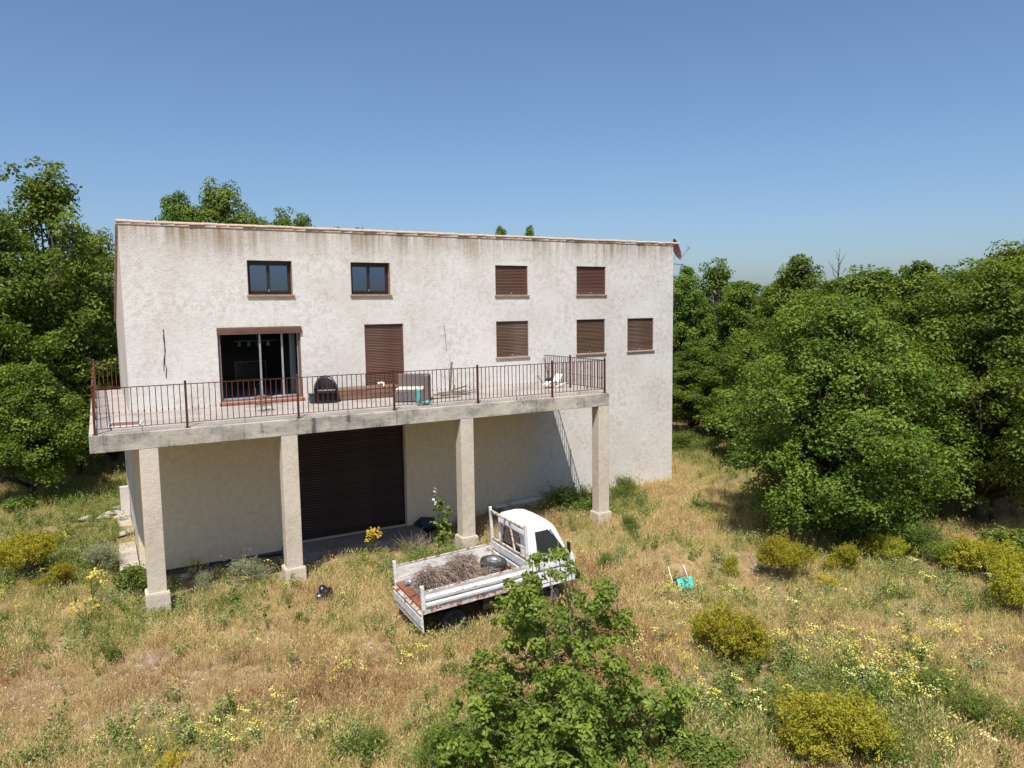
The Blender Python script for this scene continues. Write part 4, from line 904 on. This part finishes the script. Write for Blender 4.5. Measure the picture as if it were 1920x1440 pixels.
shrub(1630, 1030, 90, 50, SG[1], 'dark bush deep under the broad oak')
shrub(1290, 845, 100, 40, SG[0], 'green bush at the foot of the wood right of the house')
shrub(62, 1085, 122, 86, SB[1], 'fullest yellow green shrub at the left side of the picture').scale.z *= 1
shrub(12, 1060, 80, 62, SB[0], 'yellow green shrub cut by the left edge of the picture')
shrub(105, 1105, 66, 44, SB[2], 'small yellow green shrub in front of the fullest left one')
shrub(192, 1072, 92, 52, SP[0], 'pale grey green flowering shrub left of the house')
shrub(250, 1115, 78, 62, SG[1], 'dark leafy bush beside the foot of the left pillar')
shrub(40, 955, 90, 26, SG[1], 'low weeds round the trunk of the low left oak')
shrub(212, 1245, 32, 34, SG[1], 'small blue green weed alone in the dry grass at the lower left')
shrub(330, 1440, 70, 40, SY[0], 'bright yellow flowering cushion at the bottom edge')
shrub(690, 1420, 90, 52, SG[0], 'grey green weed clump at the bottom left of the young oak')
shrub(850, 1275, 60, 34, SG[0], 'light green weed clump left of the young oak')
shrub(830, 1440, 150, 80, SG[0], 'green bramble clump at the bottom left of the young oak')
shrub(1320, 1440, 120, 70, SG[1], 'green bramble clump at the bottom right of the young oak')
shrub(565, 1180, 30, 36, SG[0], 'thin green tuft below the black bag')
shrub(385, 1112, 50, 40, SP[0], 'grey green weed behind the left pillar')
shrub(465, 1095, 90, 50, SP[0], 'thin grey weed between the two left pillars')
shrub(1745, 1310, 110, 46, SG[0], 'green bramble patch in the flowers at the lower right')
shrub(1840, 1370, 130, 60, SG[0], 'green bramble patch at the lower right edge')
shrub(1640, 1290, 70, 30, SG[1], 'dark green weed patch above the largest yellow green shrub')
# hollyhock, flowering plant by the garage
p = ground_at(829, 1024); hh = empty('mallow_plant', tuple(p)); tag(hh, 'tall leafy mallow with white flowers beside the third pillar', 'plant')
rg = np.random.default_rng(5); H_ = 1.75; mb = MB(); Cs = []; fl = []
for (dx, dy, h, n) in ((0,0,1.45,70),(.12,.05,1.1,50),(-.10,.04,1.75,16),(.05,-.1,.8,50)):
    e = Vector((dx*2.2, dy, h)); mb.tube([(dx*.3,0,0),(dx,dy,h*.5),e], [.014,.010,.005], 5)
    for i in range(n):
        f = rg.uniform(.05,1)**.9; q = Vector((dx*.3,0,0)).lerp(e, f); s_ = .14*(1.15-f); Cs.append((q.x+rg.normal()*s_, q.y+rg.normal()*s_, q.z+rg.normal()*.03))
    if dx < 0: fl = [(dx*(1.0+f)+rg.normal()*.02, dy-.02, h*f) for f in (.72,.78,.80,.86,.93,.99)]
mb.build('stem', GREENS, hh)
V, F_, T = leaves(np.array(Cs), rg.normal(size=(len(Cs),3))*.5+np.array([0,-.3,.8]), .12, rg, aspect=.95); cm = fast_mesh('foliage', V, F_, T); cm.materials.append(GREENS); link_mesh('foliage', cm, None, hh)
V, F_, T = leaves(np.repeat(np.array(fl), 4, 0)+rg.normal(size=(len(fl)*4,3))*.015, rg.normal(size=(len(fl)*4,3))+np.array([0,-1,.4]), .06, rg, aspect=.9); cm = fast_mesh('flowers', V, F_, T); cm.materials.append(WHITEP); link_mesh('flowers', cm, None, hh)
def flower_plant(px, py, h, spread, n, label, mtf, fl_size=.05):
    p = ground_at(px, py); e = empty('flowering_plant', tuple(p)); tag(e, label, 'plant'); rg = np.random.default_rng(px)
    mb = MB(); tips = []; lf = []
    for i in range(n):
        a = rg.uniform(0,6.28); r_ = spread*rg.uniform(.1,1); tp = Vector((math.cos(a)*r_, math.sin(a)*r_*.7, h*rg.uniform(.55,1))); mb.tube([(0,0,0), tp*.5+Vector((0,0,.05)), tp], [.006,.005,.003], 4, cap=False); tips.append(tp)
        for k in range(10): q = tp*rg.uniform(.2,.95); lf.append((q.x+rg.normal()*.03, q.y+rg.normal()*.03, q.z))
    mb.build('stem', GREENS, e); C = np.repeat(np.array(tips), 9, 0)+rg.normal(size=(len(tips)*9,3))*np.array([.05,.05,.025])
    V, F_, T = leaves(C, rg.normal(size=C.shape)*.5+np.array([0,-.4,1]), fl_size, rg, aspect=.9); cm = fast_mesh('flowers', V, F_, T); cm.materials.append(mtf); link_mesh('flowers', cm, None, e)
    V, F_, T = leaves(np.array(lf), rg.normal(size=(len(lf),3)), .05, rg, aspect=.4); cm = fast_mesh('foliage', V, F_, T); cm.materials.append(GREENS); link_mesh('foliage', cm, None, e)
YPALE = leafmat('pale_yellow_flower', (.55,.48,.08), (.72,.66,.16), .25, .6)
flower_plant(697, 1042, .75, .30, 11, 'bright yellow flowering plant in front of the garage door', YFLOW, .07)
flower_plant(172, 1125, .75, .30, 9, 'tall pale yellow flowering weed left of the left pillar', YPALE, .06)
flower_plant(165, 1172, .6, .4, 7, 'orange yellow flowering weed at the left below the pale one', YFLOW, .05)
flower_plant(368, 1092, .7, .3, 10, 'thin yellow flowering weed behind the left pillar', YPALE, .05)
# dry dead shrub below the garage corner
rt = random.Random(3); p = ground_at(775, 1032); mb = MB()
for i in range(160):
    a = rt.uniform(0,6.28); L = rt.uniform(.25,.65); el = rt.uniform(.3,1.4); d = Vector((math.cos(a)*math.cos(el)*1.4, math.sin(a)*math.cos(el), math.sin(el)))
    s0 = Vector((rt.gauss(0,.25), rt.gauss(0,.1), 0)); mb.tube([s0, s0+d*L*.6, s0+d*L+Vector((rt.gauss(0,.06),0,-.03))], [.006,.004,.002], 3, cap=False)
o = mb.build('dead_shrub', TWIG); o.location = tuple(p); tag(o, 'dry grey dead shrub below the right end of the garage step', 'shrub')
# ------------------------------------------------------------------ meadow
SRC = bpy.data.collections.new('meadow_sources')
def src_obj(name, me, mt):
    me.materials.append(mt); o = bpy.data.objects.new(name, me); SRC_CUR.objects.link(o); return o
def grassmat(name, cols, trans=.25):
    mt, t, b = nt(name); b.inputs['Roughness'].default_value = .85; b.inputs['Specular IOR Level'].default_value = .08
    at = N(t, 'Attribute', attribute_name='hue'); at.attribute_type = 'INSTANCER'; tn = N(t, 'Attribute', attribute_name='tint')
    cr = N(t, 'ValToRGB'); e = cr.color_ramp.elements
    e[0].position = cols[0][0]; e[0].color = (*cols[0][1], 1); e[1].position = cols[-1][0]; e[1].color = (*cols[-1][1], 1)
    for p_, c_ in cols[1:-1]: q = e.new(p_); q.color = (*c_, 1)
    f = math_(t, 'ADD', at.outputs['Fac'], math_(t, 'MULTIPLY', math_(t, 'SUBTRACT', tn.outputs['Fac'], .5), .28)); t.links.new(f, cr.inputs[0])
    t.links.new(cr.outputs[0], b.inputs['Base Color'])
    tr = N(t, 'BsdfTranslucent'); t.links.new(cr.outputs[0], tr.inputs['Color']); mx = N(t, 'MixShader'); mx.inputs[0].default_value = trans
    t.links.new(b.outputs[0], mx.inputs[1]); t.links.new(tr.outputs[0], mx.inputs[2]); t.links.new(mx.outputs[0], t.nodes['Material Output'].inputs[0]); return mt
GRASSM = grassmat('meadow_grass', [(0, (.12,.165,.028)), (.28, (.30,.31,.075)), (.46, (.58,.47,.20)), (.64, (.65,.50,.245)), (.80, (.50,.345,.175)), (1, (.30,.165,.065))])
WEEDM = grassmat('meadow_weed', [(0, (.085,.15,.02)), (.5, (.19,.25,.06)), (1, (.33,.36,.17))])
FLOWM = grassmat('meadow_flower', [(0, (.62,.50,.05)), (.6, (.74,.66,.16)), (1, (.70,.68,.30))], .15)
def blades(rg, n, h, spread, wd, lean, seed_head=False):
    V = []; F_ = []; T = []
    for i in range(n):
        a = rg.uniform(0,6.28); r_ = spread*math.sqrt(rg.uniform()); b0 = np.array([math.cos(a)*r_, math.sin(a)*r_, -.03])
        d = rg.normal(size=2)*lean; H = h*rg.uniform(.45,1.1); ang = rg.uniform(0,3.14); s_ = np.array([math.cos(ang), math.sin(ang), 0])*wd*rg.uniform(.6,1.3)
        m1 = b0+np.array([d[0]*.35*H, d[1]*.35*H, H*.6]); e = b0+np.array([d[0]*H, d[1]*H, H*(1-.25*min(1, np.hypot(*d)))])
        k = len(V); V += [b0-s_, b0+s_, m1-s_*.8, m1+s_*.8, e]; F_ += [(k,k+1,k+3),(k,k+3,k+2),(k+2,k+3,k+4)]; tv = rg.uniform(); T += [tv]*5
        if seed_head and rg.uniform() < .6:
            k = len(V); q = e-(e-m1)*.28; V += [q, (q+e)/2+s_*2.2, e+np.array([d[0]*.02,d[1]*.02,.02]), (q+e)/2-s_*2.2]; F_ += [(k,k+1,k+2),(k,k+2,k+3)]; T += [min(1, tv+.25)]*4
    return fast_mesh('tuft', np.array(V), np.array(F_), np.array(T))
def weed(rg, n, h, spread, size):
    C = []; mb = MB()
    for i in range(7):
        a = rg.uniform(0,6.28); e = np.array([math.cos(a)*spread*rg.uniform(.2,1), math.sin(a)*spread*rg.uniform(.2,1), h*rg.uniform(.5,1)])
        for k in range(n//7): f = rg.uniform(.15,1); C.append(e*f+rg.normal(size=3)*size*.5)
    C = np.array(C); V, F_, T = leaves(C, rg.normal(size=C.shape)*.6+np.array([0,0,.7]), size, rg, aspect=.5); return fast_mesh('weed', V, F_, T)
def flower(rg, h, spread, n):
    C = []; S = []
    for i in range(n):
        a = rg.uniform(0,6.28); e = np.array([math.cos(a)*spread*rg.uniform(.1,1), math.sin(a)*spread*rg.uniform(.1,1), h*rg.uniform(.6,1)])
        for k in range(9): C.append(e+rg.normal(size=3)*np.array([.035,.035,.012]))
    C = np.array(C); V, F_, T = leaves(C, rg.normal(size=C.shape)*.4+np.array([0,-.2,1]), .026, rg, aspect=.9, fold=.05); return fast_mesh('flower', V, F_, T)
rg = np.random.default_rng(21)
def scatter(name, pts, meshes, mt, label, cat):
    global SRC_CUR
    SRC_CUR = bpy.data.collections.new(name+'_source')
    for i, me in enumerate(meshes): src_obj('%s_piece_%02d' % (name, i), me, mt)
    P, rz, s, hue, tilt = pts; n = len(P)
    me = bpy.data.meshes.new(name); me.vertices.add(n); me.vertices.foreach_set('co', np.ascontiguousarray(P, np.float32).ravel())
    rot = np.stack([tilt[:,0], tilt[:,1], rz], 1)
    for an, ty, val in (('rot','FLOAT_VECTOR',rot),('scl','FLOAT',s),('hue','FLOAT',hue)):
        a = me.attributes.new(an, ty, 'POINT'); a.data.foreach_set('vector' if ty == 'FLOAT_VECTOR' else 'value', np.ascontiguousarray(val, np.float32).ravel())
    a = me.attributes.new('pick', 'INT', 'POINT'); a.data.foreach_set('value', rg.integers(0, len(meshes), n).astype(np.int32))
    o = bpy.data.objects.new(name, me); COL.objects.link(o); me.materials.append(mt); tag(o, label, cat, kind='stuff')
    ng = bpy.data.node_groups.new(name, 'GeometryNodeTree'); ng.interface.new_socket('Geometry', in_out='INPUT', socket_type='NodeSocketGeometry'); ng.interface.new_socket('Geometry', in_out='OUTPUT', socket_type='NodeSocketGeometry')
    nn = ng.nodes; gi = nn.new('NodeGroupInput'); go = nn.new('NodeGroupOutput'); ip = nn.new('GeometryNodeInstanceOnPoints'); ci = nn.new('GeometryNodeCollectionInfo')
    ci.inputs['Collection'].default_value = SRC_CUR; ci.inputs['Separate Children'].default_value = True; ci.inputs['Reset Children'].default_value = True
    ip.inputs['Pick Instance'].default_value = True
    def at(an, ty):
        q = nn.new('GeometryNodeInputNamedAttribute'); q.data_type = ty; q.inputs['Name'].default_value = an; return q.outputs['Attribute']
    L = ng.links; L.new(gi.outputs[0], ip.inputs['Points']); L.new(ci.outputs[0], ip.inputs['Instance']); L.new(at('pick','INT'), ip.inputs['Instance Index'])
    L.new(at('rot','FLOAT_VECTOR'), ip.inputs['Rotation']); L.new(at('scl','FLOAT'), ip.inputs['Scale']); L.new(ip.outputs[0], go.inputs[0])
    md = o.modifiers.new('scatter', 'NODES'); md.node_group = ng; return o
def project(P):
    d = P-CAM; wv = d@CF; return 960+FPX*(d@CR)/wv, 720-FPX*(d@CU)/wv, wv
def free(x, y):
    """where plants may stand"""
    ok = ~((x > -.05) & (x < HW+.05) & (y > -.12) & (y < HD+.2))
    ok &= ~((x > -.5) & (x < 0) & (y > -1.0) & (y < 6.5) & (np.sin(x*9+y*5)*np.sin(y*7) < .55))
    ok &= ~((x > 3.7) & (x < 8.0) & (y > -1.25) & (y < 0))
    for x0 in (.02, 3.12, 7.94, 12.61): ok &= ~((x > x0-.08) & (x < x0+.47) & (y > -SD-.07) & (y < -SD+.45))
    c_, s_ = math.cos(-.035), math.sin(-.035); u = (x-4.8)*c_+(y+8.52)*s_; v = -(x-4.8)*s_+(y+8.52)*c_
    for wu in (.72, 3.0): ok &= ~((abs(u-wu) < .34) & (v > .10) & (v < TW-.10))
    ok &= ~((u > .3) & (u < 3.4) & (v > .5) & (v < TW-.5))
    shade = (y > -3.1) & (y < 0) & (x > -.3) & (x < 9.5)
    return ok, shade
def vnoise(x, y, s, k):
    return (np.sin(x*s+k)*np.sin(y*s*1.13+k*2.1)+.6*np.sin(x*s*2.3-y*s*.9+k)+.5*np.sin(y*s*3.1+x*s*1.4+k*3)+.4*np.sin(x*s*5.3+1.7*k)*np.sin(y*s*4.7))/2.5
def sample(n):
    d = 9+54*rg.uniform(0,1,n)**1.35; az = YAW+rg.uniform(-.92,.92,n)
    x = CAM[0]+np.sin(az)*d; y = CAM[1]+np.cos(az)*d; P = np.stack([x, y, gz(x, y)], 1); px, py, wv = project(P)
    keep = (px > -520) & (px < 2440) & (py < 1640) & (wv > 3); ok, sh = free(x, y)
    return P[keep & ok], px[keep & ok], py[keep & ok], sh[keep & ok], d[keep & ok]
def bare(P):   # trodden, gravelly places
    x, y = P[:,0], P[:,1]; b_ = np.clip((vnoise(x, y, .62, 2.0)-.30)*3.0, 0, 1)
    for px, py, r in ((480,1278,.9),(330,1325,1.4),(700,1220,.8),(60,1310,1.2),(1275,1060,1.0),(1700,1150,1.2),(1450,1120,1.0),(250,1260,.9),(1080,1010,.7)):
        q = ground_at(px, py); b_ = np.maximum(b_, np.exp(-((x-q[0])**2+(y-q[1])**2)/r**2)*.95)
    return b_
def blob(px, py, cx, cy, rx, ry): return np.exp(-((px-cx)/rx)**2-((py-cy)/ry)**2)
def greenness(P, px, py):
    g = vnoise(P[:,0], P[:,1], .45, 5.0)*.35+.1*vnoise(P[:,0], P[:,1], 1.7, 1.0)
    for cx, cy, rx, ry, a in ((100,1010,190,110,.62),(200,1150,120,90,.3),(750,1035,190,45,.42),(1150,960,140,70,.42),(1320,860,120,50,.5),(1720,1040,260,60,.45),(1700,1340,330,150,.36),(1000,1400,380,80,.26),(1330,1350,130,80,.30),(500,1400,260,60,.08),(1500,1290,150,50,.2),(140,1200,120,60,.2),(450,1130,170,50,.34),(90,930,200,50,.30),(1350,980,40,60,.3)):
        q = ground_at(cx, cy); dd = math.hypot(q[0]-CAM[0], q[1]-CAM[1]); k = dd/FPX; kx, ky = rx*k, ry*k*dd/6.8
        rel = P[:,:2]-q[:2]; fw = np.array([math.sin(YAW), math.cos(YAW)]); rt_ = np.array([fw[1], -fw[0]]); g = g+a*np.exp(-((rel@rt_)/kx)**2-((rel@fw)/ky)**2)
    return g
P, px, py, sh, dist = sample(180000); ba = bare(P); gr = greenness(P, px, py)
keep = rg.uniform(0,1,len(P)) > np.where(sh, .93, ba*.62); P, sh, gr, ba, dist = P[keep], sh[keep], gr[keep], ba[keep], dist[keep]; n = len(P)
n2 = 900; uu = rg.uniform(-.55,3.9,n2); vv = np.where(rg.uniform(0,1,n2) < .7, rg.uniform(-.65,.22,n2), rg.uniform(-.2,2.0,n2)); k2 = ((vv < .2) | (uu < -.12)) & ~((abs(uu-.72) < .30) & (vv > .1)); uu, vv = uu[k2], vv[k2]
ca, sa = math.cos(-.035), math.sin(-.035); P2 = np.stack([4.8+uu*ca-vv*sa, -8.52+uu*sa+vv*ca], 1); P2 = np.concatenate([P2, gz(P2[:,0], P2[:,1])[:,None]], 1)
nb = len(P); P = np.concatenate([P, P2]); ba = np.concatenate([ba, np.zeros(len(P2))]); sh = np.concatenate([sh, np.zeros(len(P2), bool)]); gr = np.concatenate([gr, .15+.1*rg.normal(size=len(P2))]); n = len(P)
hue = np.clip(.68-gr*.9+rg.normal(size=n)*.13+.24*vnoise(P[:,0], P[:,1], 1.1, 8)+.14*vnoise(P[:,0], P[:,1], 3.1, 4), 0, 1)
scl = (.78+.5*np.clip(vnoise(P[:,0], P[:,1], .8, 3), -.6, 1)*.6)*rg.uniform(.65,1.25,n)*(1-.40*ba)
scl[nb:] *= 1.25
tl = rg.normal(size=(n,2))*.10
tall = rg.uniform(0,1,n) < np.clip(.42+.5*vnoise(P[:,0], P[:,1], .7, 11), .12, .85); tall[nb:] = True
scatter('grass', (P[tall], rg.uniform(0,6.28,tall.sum()), scl[tall], hue[tall], tl[tall]), [blades(rg, 17, .46, .13, .0042, .34, True) for _ in range(7)], GRASSM, 'tall dry grass with seed heads over the meadow', 'grass')
o_ = ~tall
scatter('short_grass', (P[o_], rg.uniform(0,6.28,o_.sum()), scl[o_], np.clip(hue[o_]+.06,0,1), tl[o_]), [blades(rg, 22, .24, .17, .0048, .75) for _ in range(7)], GRASSM, 'short dry tangled grass over the meadow', 'grass')
# leafy weeds
P, px, py, sh, dist = sample(26000); gr = greenness(P, px, py); k = rg.uniform(0,1,len(P)) < np.clip(gr*1.6-.04, .05, .9)*np.where(sh,.15,1)
P = P[k]; n = len(P); scatter('weeds', (P, rg.uniform(0,6.28,n), rg.uniform(.6,1.55,n), rg.uniform(0,1,n), rg.normal(size=(n,2))*.08), [weed(rg, 84, .36, .2, .045) for _ in range(4)]+[weed(rg, 110, .42, .16, .03) for _ in range(3)], WEEDM, 'green leafy weeds growing among the grass', 'weeds')
# yellow flowers in patches
Pl = []
for cx, cy, rx, ry, n in ((500,1385,70,30,26),(420,1400,60,25,16),(310,1395,90,25,14),(700,1265,70,25,16),(620,1290,50,20,8),(790,1235,60,20,8),(1225,1235,60,30,22),(1290,1140,50,40,16),(1270,1180,50,40,16),(1480,1215,60,20,14),(1580,1230,110,22,36),(1690,1275,90,30,52),(1690,1310,80,30,40),(1750,1200,70,18,26),(1640,1250,60,25,22),(1800,1075,60,25,22),(1830,1085,40,15,12),(1690,1060,60,12,8),(1760,1330,90,35,26),(1880,1235,50,25,14),(1330,1340,60,30,14),(1440,1345,50,30,10),(1160,905,40,20,10),(1550,1175,150,40,22),(30,1130,60,30,8),(60,1040,100,40,8),(480,1065,40,15,6),(1010,1075,90,15,10),(560,1210,200,80,14),(1300,1240,60,50,20),(1850,1420,100,30,14),(1240,1300,60,40,10),(1700,1150,150,60,16)):
    for i in range(int(n*.62)):
        q = ground_at(cx+random.Random(cx*31+i).gauss(0,rx*.7), min(1500, cy+random.Random(cy*17+i*3).gauss(0,ry*.7)))
        if free(q[0], q[1])[0]: Pl.append(q)
P = np.array(Pl); n = len(P)
scatter('wildflowers', (P, rg.uniform(0,6.28,n), rg.uniform(.75,1.2,n), rg.uniform(0,1,n), rg.normal(size=(n,2))*.08), [flower(rg, .46, .13, k) for k in (2,3,3,4)], FLOWM, 'pale yellow wildflowers scattered through the grass', 'wildflowers')
scatter('flower_stems', (P, rg.uniform(0,6.28,n), rg.uniform(.8,1.1,n), rg.uniform(.2,.8,n), rg.normal(size=(n,2))*.08), [weed(rg, 40, .40, .12, .035) for _ in range(3)], WEEDM, 'grey green stems below the yellow wildflowers', 'wildflowers')
# loose gravel in the bare places
P, px, py, sh, dist = sample(110000); ba = bare(P); k = rg.uniform(0,1,len(P)) < ba**2; P = P[k]; n = len(P)
import bmesh
gm = []
for i in range(4):
    r_ = rockmesh(80+i, .028, .022, .014, 1); gm.append(r_)
scatter('gravel', (P, rg.uniform(0,6.28,n), rg.uniform(.3,1.15,n)**1.5, rg.uniform(0,1,n), rg.normal(size=(n,2))*.2), gm, STONE, 'loose pale gravel on the bare patches of the meadow', 'gravel')
